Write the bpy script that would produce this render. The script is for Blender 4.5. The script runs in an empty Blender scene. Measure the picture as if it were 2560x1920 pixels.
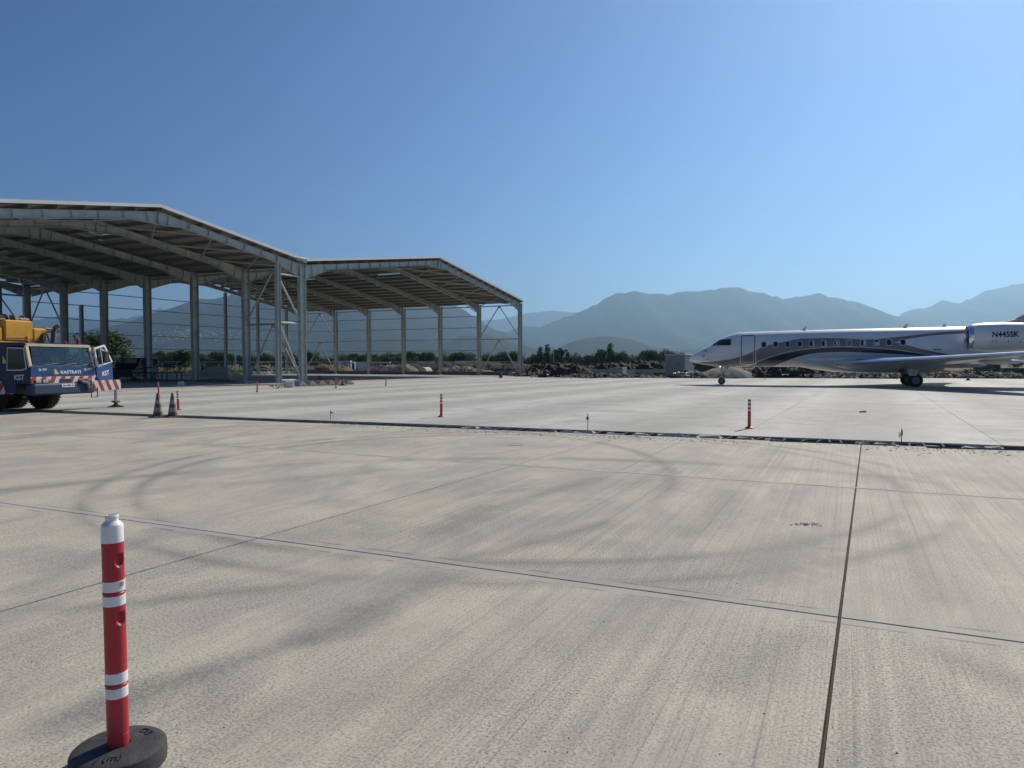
import bpy, math, random
from math import sin, cos, pi, radians, sqrt, atan2
from mathutils import Vector, Matrix, noise as mnoise
R = random.Random(11)
sc = bpy.context.scene
# ------------------------------------------------------------------ camera, sky, sun, exposure
FPX, CAMH, HORIZ = 1786.0, 1.6, 908.4
PITCH = math.atan((960 - HORIZ) / FPX)
cd = bpy.data.cameras.new('camera'); cam = bpy.data.objects.new('camera', cd)
sc.collection.objects.link(cam); sc.camera = cam
cd.sensor_fit = 'HORIZONTAL'; cd.sensor_width = 36; cd.lens = 36 * FPX / 2560
cd.clip_start = 0.1; cd.clip_end = 60000
cam.location = (0, 0, CAMH); cam.rotation_euler = (pi / 2 - PITCH, 0, 0)
SUN_AZ, SUN_EL = radians(37), radians(37)        # azimuth measured from +Y towards +X
w = bpy.data.worlds.new('World'); sc.world = w; w.use_nodes = True
nt = w.node_tree; nt.nodes.clear()
sky = nt.nodes.new('ShaderNodeTexSky'); sky.sky_type = 'NISHITA'; sky.sun_disc = False
sky.sun_elevation = SUN_EL; sky.sun_rotation = SUN_AZ
sky.altitude = 0; sky.air_density = 1.05; sky.dust_density = .45; sky.ozone_density = 11
bg = nt.nodes.new('ShaderNodeBackground'); bg.inputs['Strength'].default_value = .05
gm = nt.nodes.new('ShaderNodeGamma'); gm.inputs[1].default_value = 1.25   # contrastier, deeper sky as the phone recorded it
wo = nt.nodes.new('ShaderNodeOutputWorld')
nt.links.new(sky.outputs[0], gm.inputs[0]); nt.links.new(gm.outputs[0], bg.inputs['Color']); nt.links.new(bg.outputs[0], wo.inputs['Surface'])
sd = bpy.data.lights.new('sun', 'SUN'); sd.energy = 5; sd.angle = radians(0.55); sd.color = (1.0, 0.905, 0.77)
sun = bpy.data.objects.new('sun', sd); sc.collection.objects.link(sun)
sdir = Vector((sin(SUN_AZ) * cos(SUN_EL), cos(SUN_AZ) * cos(SUN_EL), sin(SUN_EL)))
sun.rotation_euler = sdir.to_track_quat('Z', 'Y').to_euler(); sun.location = sdir * 200
vs = sc.view_settings
vs.view_transform = 'Standard'; vs.look = 'None'; vs.gamma = 1; vs.exposure = -.06; vs.use_curve_mapping = False
sc.cycles.use_denoising = True
sc.cycles.max_bounces = 8; sc.cycles.volume_bounces = 0; sc.cycles.transparent_max_bounces = 12
C = sc.collection

# ------------------------------------------------------------------ helpers: measuring the place from the picture
def ray(px, py):
    return Vector((px - 1280, FPX * cos(PITCH) - (py - 960) * sin(PITCH), -FPX * sin(PITCH) - (py - 960) * cos(PITCH)))
def G(px, py, z=0.0):
    r = ray(px, py); t = (z - CAMH) / r.z
    return Vector((r.x * t, r.y * t, z))
def at(px, py, Y):
    r = ray(px, py); t = Y / r.y
    return Vector((r.x * t, Y, CAMH + r.z * t))

# ------------------------------------------------------------------ helpers: mesh building
class MB:
    def __init__(s): s.v = []; s.f = []; s.sm = []; s.mi = []; s.cur = 0
    def add(s, vs_, fs, smooth=False, M=None):
        o = len(s.v)
        for p in vs_:
            p = Vector(p)
            s.v.append(M @ p if M else p)
        for f in fs:
            s.f.append([i + o for i in f]); s.sm.append(smooth); s.mi.append(s.cur)
        return s
    def box(s, c, d, M=None, taper=None):
        x, y, z = d[0] / 2, d[1] / 2, d[2] / 2
        t = taper or (1, 1)
        vs_ = []
        for sz, tx, ty in ((-1, 1, 1), (1, t[0], t[1])):
            for sx, sy in ((-1, -1), (1, -1), (1, 1), (-1, 1)):
                vs_.append((c[0] + sx * x * tx, c[1] + sy * y * ty, c[2] + sz * z))
        return s.add(vs_, [(3, 2, 1, 0), (4, 5, 6, 7), (0, 1, 5, 4), (1, 2, 6, 5), (2, 3, 7, 6), (3, 0, 4, 7)], False, M)
    def bbox(s, c, d, b=0.02, M=None):
        # box with bevelled vertical and top edges
        x, y, z = d[0] / 2, d[1] / 2, d[2] / 2
        b = min(b, x * .6, y * .6, z * .6)
        def ring(e, zz):
            xx, yy = x - e, y - e
            q = []
            for sx, sy in ((-1, -1), (1, -1), (1, 1), (-1, 1)):
                if sx * sy > 0: q += [(c[0] + sx * xx, c[1] + sy * (yy - b), c[2] + zz), (c[0] + sx * (xx - b), c[1] + sy * yy, c[2] + zz)][::1 if True else -1]
                else: q += [(c[0] + sx * (xx - b), c[1] + sy * yy, c[2] + zz), (c[0] + sx * xx, c[1] + sy * (yy - b), c[2] + zz)]
            return q
        rs = [ring(b, -z), ring(0, -z + b), ring(0, z - b), ring(b, z)]
        vs_ = [p for r in rs for p in r]
        fs = [tuple(range(7, -1, -1)), tuple(range(24, 32))]
        for k in range(3):
            for i in range(8):
                j = (i + 1) % 8
                fs.append((k * 8 + i, k * 8 + j, k * 8 + 8 + j, k * 8 + 8 + i))
        return s.add(vs_, fs, False, M)
    def frame(s, p0, p1, up=(0, 0, 1)):
        p0, p1 = Vector(p0), Vector(p1); d = (p1 - p0); L = d.length; d = d / L
        u = Vector(up); a = u.cross(d)
        if a.length < 1e-4: a = Vector((1, 0, 0)).cross(d)
        a.normalize(); u = d.cross(a)
        return p0, d, a, u, L
    def bar(s, p0, p1, wd, ht, up=(0, 0, 1), off=0.0):
        p, d, a, u, L = s.frame(p0, p1, up)
        vs_ = []
        for k in (0, L):
            for sa, su in ((-1, -1), (1, -1), (1, 1), (-1, 1)):
                vs_.append(p + d * k + a * sa * wd / 2 + u * (su * ht / 2 + off))
        return s.add(vs_, [(3, 2, 1, 0), (4, 5, 6, 7), (0, 1, 5, 4), (1, 2, 6, 5), (2, 3, 7, 6), (3, 0, 4, 7)])
    def ibeam(s, p0, p1, depths, fw, tf=.02, tw=.014, up=(0, 0, 1), stiff=()):
        # I section hanging down from the line p0-p1 (its top); depths = [(fraction, depth)...]
        p, d, a, u, L = s.frame(p0, p1, up)
        prof = []
        for t, dep in depths:
            q = p + d * L * t
            prof.append((q, dep))
        n = len(prof)
        def strip(h0, h1, wd):          # h in units: lambda depth -> offset down
            vs_ = []
            for q, dep in prof:
                t0, t1 = h0(dep), h1(dep)
                for sa, h in ((-1, t0), (1, t0), (1, t1), (-1, t1)):
                    vs_.append(q + a * sa * wd / 2 - u * h)
            fs = [(0, 1, 2, 3), tuple(n * 4 - 4 + k for k in (3, 2, 1, 0))]
            for i in range(n - 1):
                for k in range(4):
                    k2 = (k + 1) % 4
                    fs.append((i * 4 + k2, i * 4 + k, i * 4 + 4 + k, i * 4 + 4 + k2))
            s.add(vs_, fs)
        strip(lambda e: 0, lambda e: tf, fw)
        strip(lambda e: e - tf, lambda e: e, fw)
        strip(lambda e: tf - .001, lambda e: e - tf + .001, tw)
        for t in stiff:
            for i in range(n - 1):
                if prof_t(depths, i) <= t <= prof_t(depths, i + 1):
                    t0, t1 = depths[i][0], depths[i + 1][0]
                    k = (t - t0) / max(1e-6, t1 - t0); dep = depths[i][1] * (1 - k) + depths[i + 1][1] * k
                    q = p + d * L * t - u * dep / 2
                    for sa in (-1, 1):
                        cc = q + a * sa * fw * .25
                        vs_ = []
                        for kk in (-.008, .008):
                            for x, y in ((-1, -1), (1, -1), (1, 1), (-1, 1)):
                                vs_.append(cc + d * kk + a * x * (fw * .235) + u * y * (dep / 2 - tf))
                        s.add(vs_, [(3, 2, 1, 0), (4, 5, 6, 7), (0, 1, 5, 4), (1, 2, 6, 5), (2, 3, 7, 6), (3, 0, 4, 7)])
                    break
        return s
    def tube(s, pts, r, n=8, cap=True, smooth=True):
        pts = [Vector(p) for p in pts]; m = len(pts)
        rs = r if isinstance(r, (list, tuple)) else [r] * m
        vs_ = []
        ref = None
        for i, p in enumerate(pts):
            d = (pts[min(i + 1, m - 1)] - pts[max(i - 1, 0)]).normalized()
            if ref is None:
                ref = Vector((0, 0, 1)) if abs(d.z) < .9 else Vector((1, 0, 0))
            a = d.cross(ref).normalized(); b = a.cross(d); ref = b
            for k in range(n):
                t = 2 * pi * k / n
                vs_.append(p + (a * cos(t) + b * sin(t)) * rs[i])
        fs = []
        for i in range(m - 1):
            for k in range(n):
                k2 = (k + 1) % n
                fs.append((i * n + k, i * n + k2, i * n + n + k2, i * n + n + k))
        s.add(vs_, fs, smooth)
        if cap:
            o = len(s.v) - m * n
            s.f.append([o + k for k in range(n)][::-1]); s.sm.append(False); s.mi.append(s.cur)
            s.f.append([o + (m - 1) * n + k for k in range(n)]); s.sm.append(False); s.mi.append(s.cur)
        return s
    def lathe(s, prof, n=24, M=None, smooth=True, close=True):
        vs_ = []; m = len(prof)
        for r, z in prof:
            for k in range(n):
                t = 2 * pi * k / n
                vs_.append((r * cos(t), r * sin(t), z))
        fs = []
        for i in range(m - 1):
            for k in range(n):
                k2 = (k + 1) % n
                fs.append((i * n + k, i * n + k2, i * n + n + k2, i * n + n + k))
        s.add(vs_, fs, smooth, M)
        if close:
            o = len(s.v) - m * n
            if prof[0][0] > 1e-4: s.f.append([o + k for k in range(n)][::-1]); s.sm.append(False); s.mi.append(s.cur)
            if prof[-1][0] > 1e-4: s.f.append([o + (m - 1) * n + k for k in range(n)]); s.sm.append(False); s.mi.append(s.cur)
        return s
    def prism(s, poly, t0, t1, fn):
        # polygon (2-D) extruded between t0 and t1; fn(a, b, t) -> point
        n = len(poly)
        vs_ = [fn(a, b, t0) for a, b in poly] + [fn(a, b, t1) for a, b in poly]
        fs = [tuple(range(n))[::-1], tuple(range(n, 2 * n))]
        for i in range(n):
            j = (i + 1) % n
            fs.append((i, j, n + j, n + i))
        return s.add(vs_, fs)
    def loft(s, rings, smooth=True, cap=True):
        n = len(rings[0]); vs_ = [p for r in rings for p in r]; fs = []
        for i in range(len(rings) - 1):
            for k in range(n):
                k2 = (k + 1) % n
                fs.append((i * n + k, i * n + k2, i * n + n + k2, i * n + n + k))
        if cap: fs += [tuple(range(n))[::-1], tuple((len(rings) - 1) * n + k for k in range(n))]
        return s.add(vs_, fs, smooth)
    def mesh(s, name):
        me = bpy.data.meshes.new(name)
        me.from_pydata([tuple(p) for p in s.v], [], s.f)
        me.polygons.foreach_set('use_smooth', s.sm)
        if any(s.mi): me.polygons.foreach_set('material_index', s.mi)
        me.update()
        return me
def prof_t(d, i): return d[i][0]
def fixn(me):
    import bmesh
    b = bmesh.new(); b.from_mesh(me); bmesh.ops.recalc_face_normals(b, faces=b.faces); b.to_mesh(me); b.free()
def ob(name, mb, mats, parent=None, loc=(0, 0, 0), rot=(0, 0, 0), fix=True):
    me = mb.mesh(name) if isinstance(mb, MB) else mb
    if fix and isinstance(mb, MB): fixn(me)
    if isinstance(mb, MB) and any(mb.sm) and len(mb.f) < 20000 and name not in ('mountain', 'foothill'): me.set_sharp_from_angle(angle=radians(32))
    if mats is not None and len(me.materials) == 0:
        for m in (mats if isinstance(mats, (list, tuple)) else [mats]): me.materials.append(m)
    o = bpy.data.objects.new(name, me); C.objects.link(o)
    o.location = loc; o.rotation_euler = rot
    if parent: o.parent = parent
    return o
def tag(o, label=None, cat=None, group=None, kind=None):
    if label: o['label'] = label
    if cat: o['category'] = cat
    if group: o['group'] = group
    if kind: o['kind'] = kind
    return o
def thing(name, label, cat, loc=(0, 0, 0), rz=0, group=None):
    o = bpy.data.objects.new(name, None); C.objects.link(o); o.empty_display_size = .3
    o.location = loc; o.rotation_euler = (0, 0, rz)
    return tag(o, label, cat, group)
def copy_tree(o, parent=None):
    c = o.copy(); C.objects.link(c); c.parent = parent
    for ch in list(o.children): copy_tree(ch, c)
    return c
def text_mesh(txt, size, ext=.004, bold=0.0):
    cu = bpy.data.curves.new('lettering', 'FONT'); cu.body = txt; cu.size = size; cu.extrude = ext; cu.offset = bold
    cu.align_x = 'CENTER'; cu.align_y = 'CENTER'; cu.resolution_u = 3
    o = bpy.data.objects.new('lettering', cu); C.objects.link(o)
    bpy.context.view_layer.update()
    me = bpy.data.meshes.new_from_object(o.evaluated_get(bpy.context.evaluated_depsgraph_get()))
    bpy.data.objects.remove(o); me.materials.clear()
    return me

# ------------------------------------------------------------------ helpers: materials
class NT:
    def __init__(s, name):
        s.m = bpy.data.materials.new(name); s.m.use_nodes = True; s.t = s.m.node_tree; s.t.nodes.clear()
        s.out = s.n('ShaderNodeOutputMaterial')
    def n(s, t, **kw):
        x = s.t.nodes.new(t)
        for k, v in kw.items(): setattr(x, k, v)
        return x
    def l(s, a, b): s.t.links.new(a, b)
    def val(s, sock, v):
        if hasattr(v, 'is_output'): s.l(v, sock)
        else: sock.default_value = v
    def math(s, op, a, b=0.0, c=0.0, clamp=False):
        x = s.n('ShaderNodeMath', operation=op, use_clamp=clamp)
        for i, v in enumerate((a, b, c)): s.val(x.inputs[i], v)
        return x.outputs[0]
    def mix(s, f, a, b, blend='MIX'):
        x = s.n('ShaderNodeMix', data_type='RGBA', blend_type=blend)
        s.val(x.inputs[0], f)
        for sk, v in ((x.inputs[6], a), (x.inputs[7], b)):
            if isinstance(v, tuple): v = (*v, 1) if len(v) == 3 else v
            s.val(sk, v)
        return x.outputs[2]
    def ramp(s, f, stops, interp='LINEAR'):
        x = s.n('ShaderNodeValToRGB'); x.color_ramp.interpolation = interp
        e = x.color_ramp.elements
        while len(e) < len(stops): e.new(.5)
        for i, (p, c) in enumerate(stops):
            e[i].position = p; e[i].color = (c, c, c, 1) if isinstance(c, (int, float)) else (*c, 1)
        s.l(f, x.inputs[0]); return x.outputs[0]
    def noise(s, co, scale, detail=4, rough=.55, sc3=None, dist=0):
        if sc3:
            mp = s.n('ShaderNodeMapping'); mp.inputs['Scale'].default_value = sc3; s.l(co, mp.inputs[0]); co = mp.outputs[0]
        x = s.n('ShaderNodeTexNoise'); x.inputs['Scale'].default_value = scale; x.inputs['Detail'].default_value = detail
        x.inputs['Roughness'].default_value = rough; x.inputs['Distortion'].default_value = dist
        s.l(co, x.inputs['Vector']); return x.outputs[0]
    def bsdf(s, color, rough=.6, metal=0, bump=None, coat=0, spec=.5, bdist=.02, bstr=.5):
        b = s.n('ShaderNodeBsdfPrincipled')
        if isinstance(color, tuple): b.inputs['Base Color'].default_value = (*color, 1)
        else: s.l(color, b.inputs['Base Color'])
        s.val(b.inputs['Roughness'], rough); s.val(b.inputs['Metallic'], metal)
        b.inputs['Coat Weight'].default_value = coat; b.inputs['Coat Roughness'].default_value = .06
        b.inputs['Specular IOR Level'].default_value = spec
        if bump is not None:
            k = s.n('ShaderNodeBump'); k.inputs['Strength'].default_value = bstr; k.inputs['Distance'].default_value = bdist
            s.l(bump, k.inputs['Height']); s.l(k.outputs[0], b.inputs['Normal'])
        s.l(b.outputs[0], s.out.inputs['Surface']); return b
def mat(name, col, rough=.6, metal=0, var=.18, scale=3.0, bump=0, coat=0, spec=.5, detail=5, dirt=None, sc3=None, bscale=None):
    t = NT(name); tc = t.n('ShaderNodeTexCoord'); co = tc.outputs['Object']
    nz = t.noise(co, scale, detail, .6, sc3)
    lo = tuple(c * (1 - var) for c in col); hi = tuple(min(1, c * (1 + var)) for c in col)
    c = t.mix(t.ramp(nz, [(.3, 0), (.7, 1)]), lo, hi)
    if dirt:
        d = t.noise(co, scale * 1.7, 6, .7)
        c = t.mix(t.ramp(d, [(.5, 0), (.72, dirt[1])]), c, dirt[0])
    rg = t.math('MULTIPLY_ADD', nz, .2, rough - .1)
    t.bsdf(c, rg, metal, t.noise(co, bscale or scale * 6, 4) if bump else None, coat, spec, bstr=bump)
    return t.m
M = {}
M['steel'] = mat('galvanised primer steel', (.41, .455, .435), .5, .0, .14, 1.1, dirt=((.27, .25, .22), .6))
M['steel2'] = mat('galvanised tube steel', (.42, .45, .45), .4, .4, .1, 2)
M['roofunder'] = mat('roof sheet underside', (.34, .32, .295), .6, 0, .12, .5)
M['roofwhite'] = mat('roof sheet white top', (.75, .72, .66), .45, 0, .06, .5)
M['fascia'] = mat('white roof trim', (.80, .78, .74), .4, 0, .05, 1)
M['purlin'] = mat('galvanised purlin', (.22, .215, .20), .5, .2, .1, 1)
M['skyglass'] = mat('green tinted rooflight', (.10, .17, .155), .25, 0, .1, 1)
M['concrete'] = mat('grey plain concrete', (.33, .325, .30), .85, 0, .2, 1.6, bump=.3)
M['concdark'] = mat('dark grey concrete', (.15, .152, .15), .85, 0, .3, 2, bump=.4)  # darker grey concrete with uneven tone
M['concpale'] = mat('pale precast concrete', (.44, .43, .39), .8, 0, .15, 2, bump=.3)
M['rebar'] = mat('weathered rebar', (.075, .077, .078), .9, 0, .3, 8, spec=.2)
M['red'] = mat('red plastic', (.46, .022, .034), .48, 0, .14, 9, bump=.08, dirt=((.27, .06, .055), .6))
M['redorange'] = mat('orange red plastic', (.55, .055, .045), .5, 0, .15, 6, dirt=((.35, .12, .08), .5))
M['white'] = mat('white retroreflective film', (.82, .81, .79), .45, 0, .06, 9, dirt=((.46, .44, .41), .55))
M['rubber'] = mat('black recycled rubber', (.042, .044, .045), .75, 0, .3, 9, bump=.25, bscale=150, dirt=((.12, .115, .105), .5))
M['tyre'] = mat('tyre rubber', (.022, .022, .024), .8, 0, .3, 6)
M['wheel'] = mat('grey wheel metal', (.20, .20, .21), .5, .2, .1, 8)
M['dark'] = mat('black plastic', (.02, .021, .023), .5, 0, .3, 5)
M['metal'] = mat('bare metal', (.45, .46, .47), .35, .8, .1, 5)
M['glass'] = mat('dark cabin glass', (.016, .022, .026), .06, 0, .1, 1, spec=.6)
M['blind'] = mat('drawn cabin blind', (.55, .56, .58), .4, 0, .05, 4)
M['conegrime'] = mat('grimy faded cone plastic', (.13, .075, .06), .7, 0, .35, 8, dirt=((.06, .05, .05), .7))
M['conewhite'] = mat('grimy cone band', (.30, .27, .25), .6, 0, .25, 8, dirt=((.15, .13, .12), .7))
M['wood'] = mat('weathered timber', (.25, .20, .15), .8, 0, .3, 5, sc3=(1, 8, 8))
M['palewood'] = mat('pale timber', (.42, .37, .30), .8, 0, .25, 5, sc3=(1, 8, 8))
M['bark'] = mat('bark', (.07, .055, .042), .9, 0, .3, 5)
M['stonewhite'] = mat('white block', (.66, .65, .62), .8, 0, .12, 4, bump=.3)
M['vest'] = mat('high visibility cloth', (.45, .85, .06), .7, 0, .1, 5)
M['panelgrey'] = mat('pale grey sheet panel', (.33, .355, .33), .6, 0, .08, 1)
M['panelwhite'] = mat('white ribbed panel', (.68, .68, .66), .5, 0, .06, 1)
M['soil'] = mat('dug brown soil', (.034, .025, .018), .95, 0, .45, .6, bump=1, detail=8, bscale=4)
M['gravel'] = mat('heaped gravel', (.115, .10, .082), .9, 0, .35, 2.5, bump=1, detail=8, bscale=10)
M['rubble'] = mat('pale rubble spoil', (.075, .064, .05), .9, 0, .5, 1.2, bump=1, detail=9, bscale=6)
M['tarp'] = mat('grey spoil ramp', (.17, .175, .155), .9, 0, .25, .6, bump=.6)

def leafmat(name, a, b):
    t = NT(name); tc = t.n('ShaderNodeTexCoord'); oi = t.n('ShaderNodeObjectInfo')
    nz = t.noise(tc.outputs['Object'], 1.1, 3)
    f = t.math('ADD', t.math('MULTIPLY', nz, .8), t.math('MULTIPLY', oi.outputs['Random'], .35))
    c = t.mix(t.ramp(f, [(.3, 0), (.85, 1)]), a, b)
    d = t.n('ShaderNodeBsdfDiffuse'); tr = t.n('ShaderNodeBsdfTranslucent'); mx = t.n('ShaderNodeMixShader'); mx.inputs[0].default_value = .22
    t.l(c, d.inputs[0]); t.l(c, tr.inputs[0]); t.l(d.outputs[0], mx.inputs[1]); t.l(tr.outputs[0], mx.inputs[2]); t.l(mx.outputs[0], t.out.inputs[0])
    return t.m
M['leaf'] = leafmat('mid green foliage', (.055, .085, .045), (.115, .15, .07))
M['leafdark'] = leafmat('dark green foliage', (.04, .068, .04), (.085, .12, .06))
M['leafpale'] = leafmat('olive foliage', (.045, .06, .025), (.095, .115, .045))

# concrete slabs of the apron: grid-aligned coordinates come from the apron object
def slabmat(ref):
    t = NT('broomed apron concrete'); tc = t.n('ShaderNodeTexCoord'); tc.object = ref; co = tc.outputs['Object']
    sep = t.n('ShaderNodeSeparateXYZ'); t.l(co, sep.inputs[0]); X, Y = sep.outputs[0], sep.outputs[1]
    uv = t.n('ShaderNodeUVMap'); uv.uv_map = 'slab'; su = t.n('ShaderNodeSeparateXYZ'); t.l(uv.outputs[0], su.inputs[0])
    eu = t.math('ABSOLUTE', t.math('SUBTRACT', su.outputs[0], .5)); ev = t.math('ABSOLUTE', t.math('SUBTRACT', su.outputs[1], .5))
    oi = t.n('ShaderNodeObjectInfo')
    big = t.noise(co, .35, 3, .6); mid = t.noise(co, 1.3, 4, .62, dist=.6); patch_ = t.noise(co, 1.1, 6, .72, (1, .5, 1), 1.0)
    gr = t.noise(co, 70, 2, .75); gr2 = t.noise(co, 24, 3, .75)
    c = t.mix(t.ramp(big, [(.35, 0), (.65, 1)]), (.45, .42, .36), (.55, .512, .41))
    # beige cement bloom against cooler worn areas
    c = t.mix(t.math('MULTIPLY', t.ramp(patch_, [(.43, 0), (.61, 1)]), .62), c, (.62, .58, .43))
    c = t.mix(t.math('MULTIPLY', t.ramp(t.noise(co, .75, 4, .65, (1, .6, 1), 1.0), [(.46, 0), (.62, 1)]), .58), c, (.33, .315, .30))
    # broom streaks running along local Y, and distinct drag lines, strongest either side of the long joint
    st = t.noise(co, 1, 4, .7, (11, .12, 1)); st2 = t.noise(co, 1, 3, .6, (30, .07, 1)); st3 = t.noise(co, 1, 2, .5, (75, .10, 1))
    near = t.ramp(t.math('ABSOLUTE', t.math('DIVIDE', t.math('ADD', X, .2), 7.0)), [(.35, 1), (1.0, .25)])
    reg = t.math('MULTIPLY', t.ramp(t.noise(co, .22, 3), [(.30, .25), (.58, 1)]), near)
    c = t.mix(t.math('MULTIPLY', t.ramp(st, [(.46, 0), (.70, 1)]), t.math('MULTIPLY_ADD', reg, .45, .10)), c, (.27, .258, .24))
    c = t.mix(t.math('MULTIPLY', t.ramp(st, [(.32, 1), (.46, 0)]), t.math('MULTIPLY', reg, .45)), c, (.57, .545, .46))
    c = t.mix(t.math('MULTIPLY', t.ramp(st2, [(.58, 0), (.66, 1)]), t.math('MULTIPLY_ADD', reg, .55, .04)), c, (.20, .195, .185))
    c = t.mix(t.math('MULTIPLY', t.ramp(st3, [(.50, 0), (.70, 1)]), t.math('MULTIPLY_ADD', reg, .35, .02)), c, (.24, .235, .22))
    # scuffs and dark rubber marks
    sc_ = t.ramp(t.noise(co, .55, 4, .65, (1, .35, 1), 1.4), [(.58, 0), (.72, 1)])
    c = t.mix(t.math('MULTIPLY', sc_, t.math('MULTIPLY_ADD', gr2, .9, .05)), c, (.215, .21, .205))
    for cx, cy, r, wd in TYRE_ARCS:
        d = t.math('SQRT', t.math('ADD', t.math('POWER', t.math('SUBTRACT', X, cx), 2.0), t.math('POWER', t.math('SUBTRACT', Y, cy), 2.0)))
        e = t.math('DIVIDE', t.math('ABSOLUTE', t.math('SUBTRACT', d, r)), wd)
        m = t.math('MULTIPLY', t.math('SUBTRACT', 1.0, e, clamp=True), t.ramp(t.noise(co, .5, 4), [(.36, 0), (.56, .7)]))
        c = t.mix(m, c, (0.181, 0.173, 0.160))
    for (ax, ay), (bx, by), wd, k_ in STAINS:
        L2 = (bx - ax) ** 2 + (by - ay) ** 2
        h_ = t.math('DIVIDE', t.math('ADD', t.math('MULTIPLY', t.math('SUBTRACT', X, ax), bx - ax), t.math('MULTIPLY', t.math('SUBTRACT', Y, ay), by - ay)), L2, clamp=True)
        dx = t.math('SUBTRACT', t.math('SUBTRACT', X, ax), t.math('MULTIPLY', h_, bx - ax)); dy = t.math('SUBTRACT', t.math('SUBTRACT', Y, ay), t.math('MULTIPLY', h_, by - ay))
        d = t.math('DIVIDE', t.math('SQRT', t.math('ADD', t.math('MULTIPLY', dx, dx), t.math('MULTIPLY', dy, dy))), wd)
        m = t.math('MULTIPLY', t.math('SUBTRACT', 1.0, t.math('ADD', d, t.math('MULTIPLY', t.math('SUBTRACT', mid, .5), 2.2)), clamp=True), t.math('MULTIPLY_ADD', gr2, 1.6, .15), clamp=True)
        c = t.mix(t.math('MULTIPLY', m, k_), c, (.19, .186, .176))
    # pale dust beyond the channel, thickest along the long joints
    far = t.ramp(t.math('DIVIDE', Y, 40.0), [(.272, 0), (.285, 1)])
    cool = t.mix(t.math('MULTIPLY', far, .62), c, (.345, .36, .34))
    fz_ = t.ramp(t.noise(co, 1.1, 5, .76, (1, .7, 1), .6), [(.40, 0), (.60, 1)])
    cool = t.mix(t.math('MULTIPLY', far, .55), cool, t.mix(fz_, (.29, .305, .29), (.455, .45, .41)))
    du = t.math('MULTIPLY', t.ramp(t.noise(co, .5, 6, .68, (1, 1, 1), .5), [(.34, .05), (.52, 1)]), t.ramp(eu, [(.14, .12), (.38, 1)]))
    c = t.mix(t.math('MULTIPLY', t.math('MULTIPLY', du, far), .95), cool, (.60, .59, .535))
    # smooth trowelled borders on the cross joints, with a broken hairline at their outer edge
    bv = t.ramp(ev, [(.4795, 0), (.481, 1)])
    bk = t.math('MULTIPLY', bv, t.math('SUBTRACT', .85, t.math('MULTIPLY', far, .4)))
    c = t.mix(t.math('MULTIPLY', bk, t.ramp(t.noise(co, .4, 3), [(.35, .35), (.6, 1)])), c, t.mix(t.math('MULTIPLY', mid, .9), (.43, .415, .375), (.36, .35, .325)))
    hl = t.math('MULTIPLY', t.ramp(t.math('ABSOLUTE', t.math('SUBTRACT', ev, .4795)), [(.0006, 1), (.0016, 0)]), t.ramp(t.noise(co, 2.2, 4, .7), [(.48, 0), (.56, .8)]))
    c = t.mix(hl, c, (.12, .115, .11))
    # slab-to-slab tone
    tone = t.math('MULTIPLY_ADD', oi.outputs['Random'], .16, .92)
    c = t.mix(1.0, c, t.comb(tone), 'MULTIPLY')
    # aggregate grain and pits
    gk = t.math('MULTIPLY', t.math('SUBTRACT', 1.0, t.math('MULTIPLY', bv, .75)), t.ramp(t.noise(co, .5, 4, .6), [(.35, .35), (.6, 1)]))
    c = t.mix(t.math('MULTIPLY', t.ramp(gr, [(.50, 0), (.62, .85)]), gk), c, (.165, .158, .147))
    c = t.mix(t.math('MULTIPLY', t.ramp(gr2, [(.53, 0), (.66, .48)]), gk), c, (.20, .193, .18))
    c = t.mix(t.math('MULTIPLY', t.ramp(gr, [(.36, .5), (.46, 0)]), gk), c, (.66, .63, .53))
    vo = t.n('ShaderNodeTexVoronoi'); vo.inputs['Scale'].default_value = 3.3; t.l(co, vo.inputs['Vector'])
    c = t.mix(t.ramp(vo.outputs['Distance'], [(.010, .7), (.018, 0)]), c, (0.085, 0.077, 0.066))
    h = t.math('ADD', t.math('MULTIPLY', gr, .6), t.math('ADD', t.math('MULTIPLY', gr2, .5), t.math('MULTIPLY', st, .5)))
    t.bsdf(c, t.math('MULTIPLY_ADD', mid, .12, .74), 0, t.math('MULTIPLY', h, gk), bdist=.004, bstr=.4, spec=.35)
    return t.m
def _comb(s, v):
    x = s.n('ShaderNodeCombineColor')
    for i in range(3): s.l(v, x.inputs[i])
    return x.outputs[0]
NT.comb = _comb
def _ga(px, py):
    p = G(px, py); dx, dy = p.x - 2.08, p.y - 4.45; a = radians(25.0)
    return (dx * cos(a) - dy * sin(a), dx * sin(a) + dy * cos(a))
STAINS = [(_ga(150, 1800), _ga(760, 1600), .22, .8), (_ga(760, 1600), _ga(1120, 1440), .26, .75), (_ga(1085, 1330), _ga(1225, 1270), .30, .55), (_ga(1225, 1270), _ga(1500, 1195), .22, .5), (_ga(1900, 1420), _ga(2010, 1350), .5, .6), (_ga(1750, 1330), _ga(1830, 1230), .35, .5), (_ga(1830, 1700), _ga(1980, 1590), .25, .5), (_ga(2370, 1640), _ga(2500, 1700), .25, .55), (_ga(900, 1560), _ga(1000, 1440), .3, .4), (_ga(1400, 1620), _ga(1700, 1500), .35, .35), (_ga(40, 1480), _ga(420, 1320), .2, .4), (_ga(600, 1210), _ga(960, 1175), .35, .45), (_ga(2250, 1330), _ga(2350, 1500), .2, .45), (_ga(640, 1800), _ga(1100, 1700), .5, .4)]
TYRE_ARCS = [(-19.5, 23.0, 4.2, .22), (-19.5, 23.0, 6.0, .25), (-13.5, 21.0, 5.0, .2), (-4.5, 5.0, 5.2, .16), (-4.5, 5.0, 5.75, .16), (-9, 3.5, 7.0, .18), (-1.6, -1.5, 8.2, .35)]

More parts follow.
